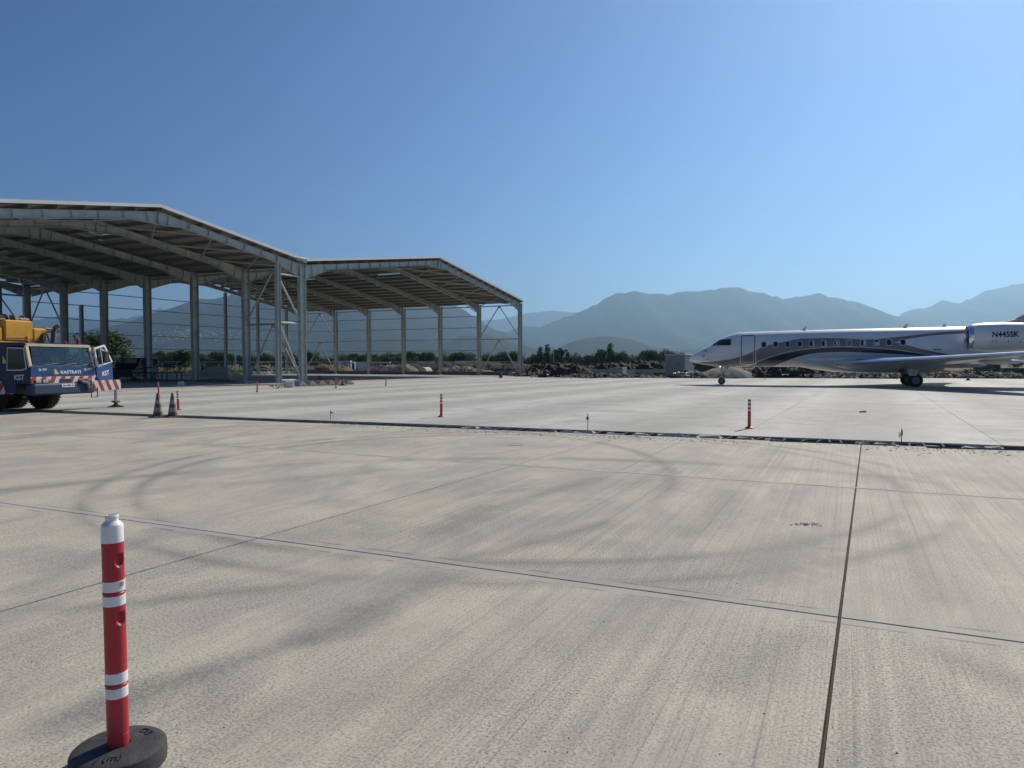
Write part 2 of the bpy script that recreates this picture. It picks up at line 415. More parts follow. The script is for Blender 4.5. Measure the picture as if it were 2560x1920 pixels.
def groundmat():
    t = NT('dry grass and bare earth'); tc = t.n('ShaderNodeTexCoord'); co = tc.outputs['Object']
    a = t.noise(co, .02, 6, .6); b = t.noise(co, .35, 8, .7); d = t.noise(co, .006, 3, .5)
    c = t.mix(t.ramp(a, [(.4, 0), (.6, 1)]), (.15, .125, .07), (.215, .165, .10))
    c = t.mix(t.ramp(b, [(.4, 0), (.7, .8)]), c, (.07, .075, .032))
    c = t.mix(t.ramp(d, [(.45, 0), (.6, .7)]), c, (.06, .075, .03))
    t.bsdf(c, .95, 0, b, bdist=.2, bstr=.6, spec=.1)
    return t.m
def hillmat(name, a, b, rock, s=1.0):
    t = NT(name); tc = t.n('ShaderNodeTexCoord'); co = tc.outputs['Object']
    n1 = t.noise(co, .0016 * s, 8, .62); n2 = t.noise(co, .006 * s, 6, .65)
    c = t.mix(t.ramp(n1, [(.38, 0), (.62, 1)]), a, b)
    c = t.mix(t.ramp(n2, [(.52, 0), (.72, .7)]), c, rock)
    t.bsdf(c, .95, spec=.05)
    return t.m
M['ground'] = groundmat()
M['hill'] = hillmat('forested limestone mountain', (.014, .018, .017), (.024, .027, .025), (.045, .044, .042))
M['foothill'] = hillmat('dry scrub foothill', (.018, .024, .016), (.035, .034, .024), (.07, .06, .05), 2.5)
M['quarry'] = mat('quarried pale rock', (.36, .31, .27), .9, 0, .3, .01)

# ================================================================== LARGE STRUCTURE
# ground sheet to the horizon
mb = MB(); mb.box((0, 11000, -.6), (31800, 25800, .5))
ground = tag(ob('ground', mb, M['ground']), 'dry grass and bare earth plain running to the hills', kind='structure')

# mountains ------------------------------------------------------------------
def ridge_terrain(name, pts, Y, L, matl, step=70, seed=0.0, rough=1.0, back=1500, bend=0.0, label=None):
    pts = [((px - 1280) / FPX * Y, CAMH + (HORIZ - py) / FPX * Y) for px, py in pts]
    x0, x1 = pts[0][0], pts[-1][0]
    nx = int((x1 - x0) / step) + 1
    def Hh(x):
        for (a, za), (b, zb) in zip(pts, pts[1:]):
            if a <= x <= b:
                k = (x - a) / (b - a); return za * (1 - k) + zb * k
        return pts[-1][1]
    ny = 34
    ys = [-L * (1 - (j / (ny - 8)) ) for j in range(ny - 7)] + [back * (j + 1) / 7 for j in range(7)]
    vs_ = []
    for y in ys:
        for i in range(nx + 1):
            x = x0 + (x1 - x0) * i / nx
            hz = Hh(x) + 48 * rough * (mnoise.fractal(Vector((x / 420, seed, 0)), 1, 2.1, 5)) + 30 * rough * (mnoise.fractal(Vector((x / 130, seed, 4)), .6, 2.1, 4))
            k = max(0.0, 1 + y / L) if y < 0 else max(0.0, 1 - y / back)
            prof = k ** 1.35 if y < 0 else k
            spur = mnoise.fractal(Vector((x / 900 + seed, y / 1700, seed)), 1, 2.0, 6)
            gul = abs(mnoise.fractal(Vector((x / 520 + seed * 2, y / 1400, seed + 3)), 1, 2.0, 5))
            am = sin(min(1, max(0, 1 - k)) * pi) if y < 0 else 0
            z = hz * prof + am * hz * rough * (.10 * spur - .09 * gul)
            if k <= 0: z = -2
            vs_.append((x, Y + y + bend * spur, max(z, -.45)))
    fs = []
    for j in range(len(ys) - 1):
        for i in range(nx):
            a = j * (nx + 1) + i
            fs.append((a, a + 1, a + nx + 2, a + nx + 1))
    m_ = MB(); m_.add(vs_, fs, True)
    return tag(ob(name, m_, matl, fix=False), label, kind='structure')
K = 1.1573
sc2 = lambda l: [(a * K, b * K) for a, b in l]
ridge_terrain('mountain', sc2([(880, 790), (980, 745), (1060, 722), (1130, 712), (1175, 703), (1215, 688), (1250, 676), (1290, 656), (1312, 642), (1332, 633), (1365, 629), (1395, 632), (1430, 634), (1460, 631), (1500, 627), (1530, 624), (1555, 620), (1580, 621), (1600, 626), (1650, 637), (1685, 641), (1720, 641), (1750, 636), (1772, 634), (1800, 641), (1822, 648), (1845, 650), (1863, 656), (1868, 663), (1905, 675), (1945, 681), (2000, 700), (2080, 730), (2200, 775), (2300, 784)]), 10500, 4200, M['hill'], seed=1.3, label='broad blue flat topped mountain behind the jet')
ridge_terrain('mountain', sc2([(1780, 775), (1860, 740), (1910, 705), (1945, 682), (1962, 671), (1985, 664), (2012, 658), (2035, 652), (2046, 656), (2075, 650), (2105, 640), (2130, 629), (2160, 622), (2185, 615), (2215, 613), (2300, 600), (2420, 610), (2600, 660), (2800, 700)]), 12800, 4600, M['hill'], seed=5.1, label='paler mountain rising at the right edge behind the tail')
ridge_terrain('mountain', sc2([(170, 784), (250, 740), (310, 695), (345, 678), (400, 658), (440, 646), (470, 641), (540, 622), (620, 606), (700, 598), (790, 604), (860, 622), (930, 642), (975, 655), (1000, 668), (1030, 690), (1060, 706), (1110, 722), (1180, 745), (1280, 784)]), 8200, 3800, M['hill'], seed=9.7, label='rounded mountain seen through the open hangars')
ridge_terrain('mountain', sc2([(700, 770), (850, 730), (1000, 700), (1060, 692), (1110, 684), (1140, 676), (1175, 671), (1205, 673), (1240, 674), (1300, 690), (1420, 740), (1500, 780)]), 17500, 5000, M['hill'], step=160, seed=3.3, label='faint far ridge between the two nearer mountains')
ridge_terrain('mountain', sc2([(-420, 700), (-250, 690), (-120, 695), (0, 692), (60, 690), (100, 688), (135, 682), (180, 689), (230, 694), (270, 690), (320, 676), (350, 668), (385, 680), (450, 720), (560, 770)]), 13500, 4600, M['hill'], seed=6.6, label='low blue ridge seen under the left hangar')
ridge_terrain('foothill', [(780, 905), (900, 865), (980, 843), (1040, 846), (1100, 860), (1150, 842), (1210, 838), (1270, 850), (1330, 872), (1400, 868), (1440, 854), (1470, 846), (1490, 844), (1520, 845), (1560, 848), (1600, 855), (1640, 868), (1690, 880), (1740, 874), (1800, 868), (1900, 880), (2050, 903)], 5200, 1700, M['foothill'], step=60, seed=2.2, rough=.5, back=900, label='low scrub foothills behind the tree line')
ridge_terrain('foothill', [(-500, 850), (-200, 862), (0, 855), (150, 868), (300, 872), (420, 856), (520, 850), (640, 862), (760, 878), (900, 903)], 5600, 1900, M['foothill'], step=60, seed=4.4, rough=.5, back=900, label='low scrub foothills seen through the left hangar')

# apron: bed sheet plus concrete slabs ------------------------------------------
A0 = Vector((2.08, 4.45, 0)); E1 = radians(25.0); E2 = radians(26.7)
ap_rot = -E1
mb = MB()
# outline of the paved area (world)
OUT = [(-95, -14), (80, -14), (80, 75.5), (54, 76.0), (22, 77.4), (6, 78.4), (4.5, 90.5), (-1, 95), (-45, 118), (-95, 140)]
def w2a(x, y):
    dx, dy = x - A0.x, y - A0.y
    return (dx * cos(-ap_rot) - dy * sin(-ap_rot), dx * sin(-ap_rot) + dy * cos(-ap_rot))
apron = None
def in_out(x, y):
    c = False; n = len(OUT)
    for i in range(n):
        (xa, ya), (xb, yb) = OUT[i], OUT[(i + 1) % n]
        if (ya > y) != (yb > y) and x < (xb - xa) * (y - ya) / (yb - ya) + xa: c = not c
    return c
mb.prism([w2a(*p) for p in OUT], -.30, -.16, lambda a, b, t: (a, b, t))
M['bed'] = mat('dark joint bed', (.05, .05, .048), .9, 0, .3, 2)
apron = tag(ob('apron', mb, M['bed'], loc=(A0.x, A0.y, 0), rot=(0, 0, ap_rot)), 'pale concrete airport apron cast in large slabs', kind='structure')
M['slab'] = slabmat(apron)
# transverse lines (point, angle, gap) in the world and columns of longitudinal lines
def tline(p, ang): return (Vector((p[0], p[1])), Vector((cos(radians(ang)), -sin(radians(ang)))))
def isect(l1, l2):
    (p, d), (q, e) = l1, l2
    den = d.x * e.y - d.y * e.x
    t = ((q.x - p.x) * e.y - (q.y - p.y) * e.x) / den
    return p + d * t
def offl(l, o):
    p, d = l; n = Vector((-d.y, d.x)); return (p + n * o, d)
T22 = 22.3
vN = Vector((sin(radians(T22)), cos(radians(T22))))
tn = Vector((1.73, 16.22))                      # near lip of the drainage channel
CH_W = .86
rows = [(tline((2.08 - 2 * 5.2 * sin(E2), 4.45 - 2 * 5.2 * cos(E2)), 25.2), .012), (tline((2.08 - 5.2 * sin(E2), 4.45 - 5.2 * cos(E2)), 25.2), .016), (tline((2.08, 4.45), 25.0), .024), (tline((4.45, 9.10), 25.3), .009)]
near_last = (tline(tn, T22), .0)
far = []
p = tn + vN * CH_W
for k in range(22):
    far.append((tline(p, T22 if k else T22), .0 if k == 0 else (.012 if k % 2 else .016)))
    p = p + vN * (5.15 if k else 5.0)
Ldir = Vector((sin(E2), cos(E2)))
def lline(p): return (Vector(p), Ldir)
e1v = Vector((cos(E1), -sin(E1)))
near_cols = [(lline(Vector((2.06, 4.45)) + e1v * 4.84 * k), .020 if k == 0 else .015) for k in range(-9, 10)]
far_cols = [(lline(Vector((5.30, 16.3)) + e1v * 4.9 * k), .012) for k in range(-20, 17)]
slabs = []
def build(rws, cols):
    for (ta, ga), (tb, gb) in zip(rws, rws[1:]):
        for (ca, ha), (cb, hb) in zip(cols, cols[1:]):
            la, lb = offl(ta, ga / 2), offl(tb, -gb / 2)
            # columns run to the right: their left-hand normal points to -x
            a_, b_ = offl(ca, -ha / 2), offl(cb, hb / 2)
            q = [isect(la, a_), isect(la, b_), isect(lb, b_), isect(lb, a_)]
            slabs.append(q)
build(rows + [near_last], near_cols); build(far, far_cols)
def clip(poly, uvs):
    # cut a slab along the far edge of the paving
    for (xa, ya), (xb, yb) in (((80, 75.5), (54, 76.0)), ((54, 76), (22, 77.4)), ((22, 77.4), (6, 78.4))):
        pass
    return poly
keep = []
for q in slabs:
    c = sum(q, Vector((0, 0))) / 4
    if not in_out(c.x, c.y): continue
    for p in q:                         # pull corners that overshoot back to the straight far edge
        if p.x > 5 and p.y > 78.4 - (p.x - 5) * .038: p.y = 78.4 - (p.x - 5) * .038
    vis = False
    for p in q + [c]:
        if p.y > 1.2 and abs(p.x / p.y) < .76: vis = True
    d = c.length
    area = abs((q[1] - q[0]).cross(q[3] - q[0])) / max(1.5, c.y) ** 3 if vis else 0
    keep.append((area, q))
keep.sort(key=lambda t: -t[0])
def slab_mesh(mb, uvl, q, dz):
    pts = [Vector((*w2a(p.x, p.y), 0)) for p in q]
    top = [(p.x, p.y, dz) for p in pts]; bot = [(p.x, p.y, -.17) for p in pts]
    mb.add(top + bot, [(0, 1, 2, 3), (0, 4, 5, 1), (1, 5, 6, 2), (2, 6, 7, 3), (3, 7, 4, 0)])
    U = [(0, 0), (1, 0), (1, 1), (0, 1)]
    uvl += U + [U[0], U[0], U[1], U[1], U[1], U[1], U[2], U[2], U[2], U[2], U[3], U[3], U[3], U[3], U[0], U[0]]
def set_uv(me, uvl):
    l = me.uv_layers.new(name='slab'); l.data.foreach_set('uv', [c for p in uvl for c in p])
NS = 290
for i, (a, q) in enumerate(keep[:NS]):
    mb = MB(); uvl = []; slab_mesh(mb, uvl, q, R.uniform(-.002, .0015))
    me = mb.mesh('concrete_slab'); set_uv(me, uvl)
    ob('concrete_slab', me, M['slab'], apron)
mb = MB(); uvl = []
for a, q in keep[NS:]: slab_mesh(mb, uvl, q, 0)
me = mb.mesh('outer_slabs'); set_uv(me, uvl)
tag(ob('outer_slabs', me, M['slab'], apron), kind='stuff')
# pale mortar ridge left proud along the second cross joint
q = MB(); rj = random.Random(9); vs_ = []
for k in range(81):
    d_ = -11 + 17 * k / 80; cx_, cy_ = 4.45 + cos(radians(25.3)) * d_, 9.10 - sin(radians(25.3)) * d_
    wv = .028 + rj.uniform(-.008, .008)
    for o_, z_ in ((-wv, .0008), (-wv * .4, .007), (wv * .4, .007), (wv, .0008)):
        vs_.append(Vector((*w2a(cx_ + sin(radians(25.3)) * o_, cy_ + cos(radians(25.3)) * o_), z_)))
q.add(vs_, [(k * 4 + j, k * 4 + j + 1, k * 4 + j + 5, k * 4 + j + 4) for k in range(80) for j in range(3)])
ob('mortar_ridge', q, mat('pale dried mortar', (.58, .55, .46), .9, 0, .2, 3), apron, fix=False)
# backing rod squeezed into the widest joint, slightly wavy
q = MB(); rj = random.Random(4)
q.tube([Vector((*w2a(2.06 + sin(E2) * d_ + cos(E2) * rj.uniform(-.003, .003), 4.45 + cos(E2) * d_), -.022 + rj.uniform(-.006, .003))) for d_ in [-5 + .22 * k for k in range(77)]], .0085, 6)
ob('joint_filler', q, mat('brown grey joint filler', (.06, .053, .045), .95, 0, .4, 30), apron, fix=False)

# haze box round everything --------------------------------------------------------
t = NT('thin summer haze')
pv = t.n('ShaderNodeVolumePrincipled'); pv.inputs['Color'].default_value = (.43, .72, 1.0, 1); pv.inputs['Density'].default_value = 7.5e-5
pv.inputs['Anisotropy'].default_value = .50; pv.inputs['Density Attribute'].default_value = ''
t.l(pv.outputs[0], t.out.inputs['Volume'])
mb = MB(); mb.box((0, 11000, 849), (32000, 26000, 1702))
tag(ob('haze', mb, t.m), 'thin blue summer haze over the plain', kind='stuff')
# ================================================================== HANGARS
HB = Vector((-16.48, 56.21, 0)); HR = 1.115            # shared front valley column; local x runs along the front, y to the back
BAY, NF = 6.0, 7
W1, W2, EAVE = 25.5, 39.8, 9.7
RG1, RG2 = 11.40, 12.57
PAN, PUR = .10, .26                                    # roof sheet and purlin depth
OVH = .35
DEPTH = BAY * (NF - 1)
def slope_fn(x0, x1, z0, z1):
    L = sqrt((x1 - x0) ** 2 + (z1 - z0) ** 2); dx, dz = (x1 - x0) / L, (z1 - z0) / L
    return (lambda s, y, h: (x0 + dx * s - dz * h, y, z0 + dz * s + dx * h)), L
def roof_sheet(x0, x1, z0, z1, holes, sgn, parent):
    """sheet running from ridge (x0,z0) to eave (x1,z1); holes = (s0,s1,y0,y1)"""
    fn, L = slope_fn(x0, x1, z0, z1); L += .12
    ss = sorted({0.0, L} | {h[0] for h in holes} | {h[1] for h in holes})
    ys = sorted({-OVH, DEPTH + OVH} | {h[2] for h in holes} | {h[3] for h in holes})
    sg = 1 if x1 > x0 else -1
    m_ = MB()
    def hole(i, j):
        if i < 0 or j < 0 or i >= len(ss) - 1 or j >= len(ys) - 1: return True
        sm, ym = (ss[i] + ss[i + 1]) / 2, (ys[j] + ys[j + 1]) / 2
        return any(h[0] < sm < h[1] and h[2] < ym < h[3] for h in holes)
    P = lambda s, y, h: fn(s, y, h * sg)
    for i in range(len(ss) - 1):
        for j in range(len(ys) - 1):
            if hole(i, j): continue
            s0, s1, y0, y1 = ss[i], ss[i + 1], ys[j], ys[j + 1]
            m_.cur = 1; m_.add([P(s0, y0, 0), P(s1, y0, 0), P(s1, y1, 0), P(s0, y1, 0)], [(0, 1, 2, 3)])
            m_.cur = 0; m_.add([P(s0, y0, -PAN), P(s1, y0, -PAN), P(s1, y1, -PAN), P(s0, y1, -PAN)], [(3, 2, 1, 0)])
            m_.cur = 1
            for a, b, q in (((s0, y0), (s1, y0), (i, j - 1)), ((s0, y1), (s1, y1), (i, j + 1)), ((s0, y0), (s0, y1), (i - 1, j)), ((s1, y0), (s1, y1), (i + 1, j))):
                if hole(*q): m_.add([P(*a, 0), P(*b, 0), P(*b, -PAN), P(*a, -PAN)], [(0, 1, 2, 3)])
    # ribs of the profiled sheet on the underside
    m_.cur = 0
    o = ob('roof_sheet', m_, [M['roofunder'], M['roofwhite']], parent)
    return o, P, L
def hangar(name, label, xl, xr, rg, left_cols, right_cols, lights, eave_l=EAVE):
    EV = {xl: eave_l, xr: EAVE}
    H = thing(name, label, 'hangar', HB, HR)
    xm = (xl + xr) / 2
    ST = {x_: EV[x_] - PAN - PUR for x_ in EV}                # rafter top at the column
    st = ST[xr]
    rt = rg - PAN - PUR
    for i in range(NF):
        y = i * BAY
        for x, has in ((xl, left_cols), (xr, right_cols)):
            if not has: continue
            c = MB()
            # I column: flanges across the frame line, web in the frame plane, deeper towards the top
            top = ST[x] - .02
            if x == 0: top = st + .42 if i == 0 else st + .2
            c.ibeam((x, y, .12), (x, y, top), [(0, .52), (.72, .62), (1, .62)], .36, .024, .016, up=(1, 0, 0), stiff=(.02, .14, .28, .42, .56, .70, .84, .97))
            c.box((x - .3, y, .105), (.9, .6, .03))
            cm = ob('column', c, M['steel'], H, fix=False); cm.location.x = .30
            b = MB(); b.bbox((x, y, -.03), (1.2, .95, .25), .03)
            ob('footing', b, M['concpale'], cm, loc=(-.30, 0, 0))
        for x0, sg in ((xl, 1), (xr, -1)):
            st = ST[x0]
            Lr = sqrt((xm - x0) ** 2 + (rt - st) ** 2)
            n = max(6, int(Lr / 1.53))
            r = MB()
            hc = 3.0 / Lr; hr = 2.0 / Lr
            r.ibeam((x0 + sg * .31, y, st), (xm - sg * .0, y, rt), [(0, 1.02), (hc, .47), (1 - hr, .45), (1, .80)], .24, .022, .014, stiff=[(k + .5) / n for k in range(n)] + [.995])
            ob('rafter', r, M['steel'], H, fix=False)
    # purlins, each one long cold-rolled section under the sheet
    for x0, in ((xl,), (xr,)):
        fn, L = slope_fn(xm, x0, rg, EV[x0]); sg = 1 if x0 > xm else -1
        n = int(round(L / 1.53))
        for k in range(n + 1):
            s_ = .14 + (L - .3) * k / n
            p = MB(); a = fn(s_, -OVH + .03, (-PAN - PUR / 2) * sg); b = fn(s_, DEPTH + OVH - .03, (-PAN - PUR / 2) * sg)
            p.bar(a, b, .018, PUR - .012)
            a2 = fn(s_ + .03, -OVH + .03, (-PAN - .012) * sg); b2 = fn(s_ + .03, DEPTH + OVH - .03, (-PAN - .012) * sg); p.bar(a2, b2, .07, .012)
            a2 = fn(s_ + .03, -OVH + .03, (-PAN - PUR + .012) * sg); b2 = fn(s_ + .03, DEPTH + OVH - .03, (-PAN - PUR + .012) * sg); p.bar(a2, b2, .07, .012)
            ob('purlin', p, M['purlin'], H, fix=False)
    # roof sheets with openings, rooflights set over the openings
    for x0 in (xl, xr):
        holes = lights if x0 == xr else []
        o, P, L = roof_sheet(xm, x0, rg, EV[x0], holes, 1, H)
        for h0, h1, y0, y1 in holes:
            g = MB(); g.cur = 0
            for (sa, ya, sb, yb) in ((h0, y0, h1, y0), (h0, y1, h1, y1), (h0, y0, h0, y1)):
                g.add([P(sa, ya, -.02), P(sb, yb, -.02), P(sb, yb, .30), P(sa, ya, .30)], [(0, 1, 2, 3)])
            n = 16                                             # lower side: louvred, daylight between the ribs
            for k in range(n):
                ya, yb = y0 + (y1 - y0) * (k + .0) / n, y0 + (y1 - y0) * (k + .35) / n
                g.add([P(h1, ya, .16), P(h1, yb, .16), P(h1, yb, .30), P(h1, ya, .30)], [(0, 1, 2, 3)])
            g.add([P(h1, y0, -.02), P(h1, y1, -.02), P(h1, y1, .16), P(h1, y0, .16)], [(0, 1, 2, 3)])
            gl = ob('rooflight', g, M['panelgrey'], o, fix=False)
            ym = (y0 + y1) / 2
            for ya, yb in ((y0, ym - .12), (ym + .12, y1)):
                g = MB(); g.add([P(h0, ya, .31), P(h1 - .06, ya, .31), P(h1 - .06, yb, .31), P(h0, yb, .31), P(h0, ya, .33), P(h1 - .06, ya, .33), P(h1 - .06, yb, .33), P(h0, yb, .33)], [(0, 1, 2, 3), (7, 6, 5, 4)])
                ob('pane', g, M['skyglass'], o, fix=False)
            g = MB(); g.add([P(h0, ym - .12, .32), P(h1, ym - .12, .32), P(h1, ym + .12, .32), P(h0, ym + .12, .32)], [(0, 1, 2, 3)]); ob('glazing_bar', g, M['panelgrey'], o, fix=False)
        # front trim of the sheet edge
        f = MB(); a = P(0, -OVH - .015, -.03); b = P(L, -OVH - .015, -.03); f.bar(a, b, .03, .19)
        ob('edge_trim', f, M['fascia'], o, fix=False)
        g = MB(); a = P(L, -OVH, -.12); b = P(L, DEPTH + OVH, -.12); g.bar(a, b, .22, .2)
        ob('gutter', g, M['panelgrey'], o, fix=False)
    # roof wind bracing in the end bays
    def RZ(x): return rt - abs(x - xm) / (xr - xm) * (rt - ST[xr if x > xm else xl]) - .32
    for y0, y1 in ((0, BAY), (DEPTH - BAY, DEPTH)):
        n = 4 if xr - xl > 30 else 3
        for sgx in (-1, 1):
            for k in range(n):
                xa = xm + sgx * (xr - xm) * k / n; xb = xm + sgx * (xr - xm) * (k + 1) / n
                xa += sgx * .1; xb -= sgx * .3
                for (p, q) in (((xa, y0 + .15, RZ(xa)), (xb, y1 - .15, RZ(xb))), ((xa, y1 - .15, RZ(xa)), (xb, y0 + .15, RZ(xb)))):
                    b = MB(); b.tube([p, q], .055, 8); ob('roof_brace', b, M['steel2'], H, fix=False)
    # knee struts from purlin line to the column heads
    for i in range(1, NF - 1):
        for x, sg in ((xr, -1), (xl, 1)):
            y = i * BAY; st = ST[x]
            b = MB(); b.bar((x + sg * .4, y + .2, st - 1.0), (x + sg * .4, y + 1.6, st - .12), .09, .09); ob('fly_brace', b, M['steel'], H, fix=False)
    return H
def wall_bracing(H, x, bays, zmid=4.75):
    st = EAVE - PAN - PUR
    for i in range(NF - 1):
        y0, y1 = i * BAY + .18, (i + 1) * BAY - .18
        b = MB(); b.tube([(x, y0, st - .28), (x, y1, st - .28)], .07, 8); ob('eave_strut', b, M['steel2'], H, fix=False)
        if i not in bays: continue
        ym = (y0 + y1) / 2
        b = MB(); b.tube([(x, y0, zmid), (x, y1, zmid)], .075, 8); ob('brace_tube', b, M['steel2'], H, fix=False)
        for p, q in (((x, ym - .1, st - .42), (x, y0, zmid + .35)), ((x, ym + .1, st - .42), (x, y1, zmid + .35)), ((x, ym - .1, zmid - .16), (x, y0, .25)), ((x, ym + .1, zmid - .16), (x, y1, .25))):
            b = MB(); b.tube([p, q], .07, 8); ob('brace_tube', b, M['steel2'], H, fix=False)
        for z in (st - .42, zmid - .14):
            b = MB(); b.box((x, ym, z), (.03, .42, .3)); ob('gusset_plate', b, M['steel'], H, fix=False)
S = lambda n: 0
H1 = hangar('steel_hangar', 'nearer open grey steel frame hangar on the left with pitched roof', -W1, 0.0, RG1, True, True, [(1.6, 4.3, 7.2, 11.6), (1.6, 4.3, 19.2, 23.6), (7.6, 9.0, 13.4, 14.6)], 9.25)
H2 = hangar('steel_hangar', 'farther open grey steel frame hangar with pale tubes and wider roof', 0.0, W2, RG2, False, True, [(3.2, 6.0, 7.0, 11.8), (3.2, 6.0, 19, 23.8), (7.5, 8.6, 1.5, 2.3), (9, 10.2, 14, 15.2), (12, 13, 26, 27)])
wall_bracing(H1, 0.0, (0, NF - 2)); wall_bracing(H2, W2 - .0, (0, NF - 2))
# rails (thin wall girts) along the right side and the back of the far hangar
for z in (.38, 1.80, 3.30, 4.82, 6.34, 7.86):
    b = MB(); b.bar((W2 + .36, BAY if 3 < z else .4, z), (W2 + .36, DEPTH, z), .06, .085); ob('wall_rail', b, M['steel'], H2, fix=False)
    b = MB(); b.bar((.5, DEPTH + .36, z), (W2 - .3, DEPTH + .36, z), .06, .085); ob('wall_rail', b, M['steel'], H2, fix=False)
b = MB(); b.bar((.5, DEPTH + .36, 9.3), (W2 - .3, DEPTH + .36, 9.3), .06, .085); ob('wall_rail', b, M['steel'], H2, fix=False)
for x, tp in ((5.6, 7.9), (25.0, 0), (30.6, 0), (36.1, 0)):
    xm = W2 / 2; tp = tp or (RG2 - PAN - PUR - abs(x - xm) / xm * (RG2 - EAVE)) - .55
    b = MB(); b.ibeam((x + .15, DEPTH, .1), (x + .15, DEPTH, tp), [(0, .34), (1, .34)], .3, .02, .014, up=(1, 0, 0), stiff=(.3, .6)); ob('gable_post', b, M['steel'], H2, fix=False)
# gable posts beside the valley columns of the near hangar, tied with short tubes
for y in (0.0, DEPTH):
    x = -2.55
    tp = EAVE - PAN - PUR + 2.55 / (W1 / 2) * (RG1 - EAVE) - .58
    b = MB(); b.ibeam((x + .17, y, .1), (x + .17, y, tp), [(0, .36), (1, .36)], .32, .022, .015, up=(1, 0, 0), stiff=(.1, .25, .4, .55, .7, .85)); ob('gable_post', b, M['steel'], H1, fix=False)
    for z in (.3, 4.7, 8.35):
        b = MB(); b.tube([(x + .18, y, z), (-.32, y, z)], .09, 10); ob('tie_tube', b, M['steel2'], H1, fix=False)
    b = MB(); b.tube([(x + .2, y, 7.9), (-.32, y, 5.0)], .075, 8); ob('tie_tube', b, M['steel2'], H1, fix=False)
    b = MB(); b.tube([(x + .2, y, 4.5), (-.32, y, .6)], .075, 8); ob('tie_tube', b, M['steel2'], H1, fix=False)
# round housing on the valley gutter end
b = MB(); b.tube([(-.9, -.25, 9.72), (.2, -.25, 9.72)], .16, 12); ob('gutter_outlet', b, M['panelgrey'], H1, fix=False)
# concrete floor and low plinth of the hangars
def hbox(name, x0, x1, y0, y1, z0, z1, m_, lab=None, bev=.03):
    b = MB(); b.bbox(((x0 + x1) / 2, (y0 + y1) / 2, (z0 + z1) / 2), (x1 - x0, y1 - y0, z1 - z0), bev)
    return tag(ob(name, b, m_, loc=HB, rot=(0, 0, HR)), lab, kind='structure')
hbox('hangar_floor', -W1 - .6, W2 + .7, .9, DEPTH + .8, -.3, .035, M['concrete'], 'bare concrete hangar floor slab')
hbox('plinth', W2 + .2, W2 + .75, 1.2, DEPTH + .8, .035, .5, M['concdark'], 'low concrete plinth along the open side of the far hangar')
hbox('plinth', 14, W2 + .2, DEPTH + .3, DEPTH + .8, .035, .45, M['concpale'], 'low concrete plinth along the back of the far hangar')
hbox('plinth', -.45, .55, BAY * 1 + .8, DEPTH - .6, .035, .16, M['concdark'], 'concrete kerb between the two hangars')
hbox('plinth', W2 - 1.2, W2 + 1.6, -1.2, 1.1, -.3, .42, M['concpale'], 'raised concrete pad under the far front column')
# ================================================================== DRAINAGE CHANNEL
cdir = Vector((cos(radians(T22)), -sin(radians(T22)), 0)); cnor = Vector((sin(radians(T22)), cos(radians(T22)), 0))
ch = thing('drain_channel', 'long shallow drain channel with rebar ladder cut across the apron', 'drain channel', (tn.x, tn.y, 0), -radians(T22))
CX0, CX1 = -16.6, 14.0
rr = random.Random(5)
b = MB(); b.box(((CX0 + CX1) / 2, .05, -.085), (CX1 - CX0, .10, .15)); ob('near_lip', b, M['concpale'], ch)
b = MB()
n = 120; prev = None; vs_ = []
for k in range(n + 1):
    x = CX0 + (CX1 - CX0) * k / n; dz = rr.uniform(-.025, .012)
    vs_ += [(x, CH_W + .001 - rr.uniform(.06, .09), -.165), (x, CH_W - .02 - rr.uniform(0, .05), -.004 + min(0, dz)), (x, CH_W + .0, -.004 + min(0, dz))]
fs = []
for k in range(n): fs += [(k * 3, k * 3 + 1, k * 3 + 4, k * 3 + 3), (k * 3 + 1, k * 3 + 2, k * 3 + 5, k * 3 + 4)]
b.add(vs_, fs); ob('far_lip', b, M['concdark'], ch, fix=False)
b = MB()
vs_ = []; nn_ = 160
for k in range(nn_ + 1):
    x = CX0 + (CX1 - CX0) * k / nn_
    for j in range(5): vs_.append((x, .1 + (CH_W - .16) * j / 4, -.05 + rr.uniform(-.013, .013)))
fs = [(k * 5 + j, k * 5 + j + 1, k * 5 + j + 6, k * 5 + j + 5) for k in range(nn_) for j in range(4)]
b.add(vs_, fs); ob('channel_floor', b, M['concrete'], ch, fix=False)
for y in (.2, .42, .62):
    b = MB(); b.tube([(CX0 + .5 + (CX1 - CX0 - 1) * k / 40, y + rr.uniform(-.015, .015), -.026 + rr.uniform(-.008, .008)) for k in range(41)], .012, 5); ob('rebar', b, M['rebar'], ch, fix=False)
rung = MB(); rung.bar((0, .13, 0), (.06, .74, .004), .035, .022); rme = rung.mesh('rung'); fixn(rme)
for k in range(104):
    x = CX0 + .6 + k * .288 + rr.uniform(-.03, .03)
    if x > 7.2 and rr.random() < .75: continue
    ob('rung', rme, M['rebar'], ch, loc=(x, rr.uniform(-.02, .02), -.016 + rr.uniform(-.007, .007)), rot=(0, 0, rr.uniform(-.16, .16)))
chip = MB(); chip.add([(-.11, -.05, 0), (.1, -.06, 0), (.13, .04, 0), (-.09, .06, 0), (-.07, -.03, .045), (.08, -.03, .05), (.09, .03, .035), (-.05, .04, .05)], [(3, 2, 1, 0), (4, 5, 6, 7), (0, 1, 5, 4), (1, 2, 6, 5), (2, 3, 7, 6), (3, 0, 4, 7)]); cme = chip.mesh('mortar_lump'); fixn(cme)
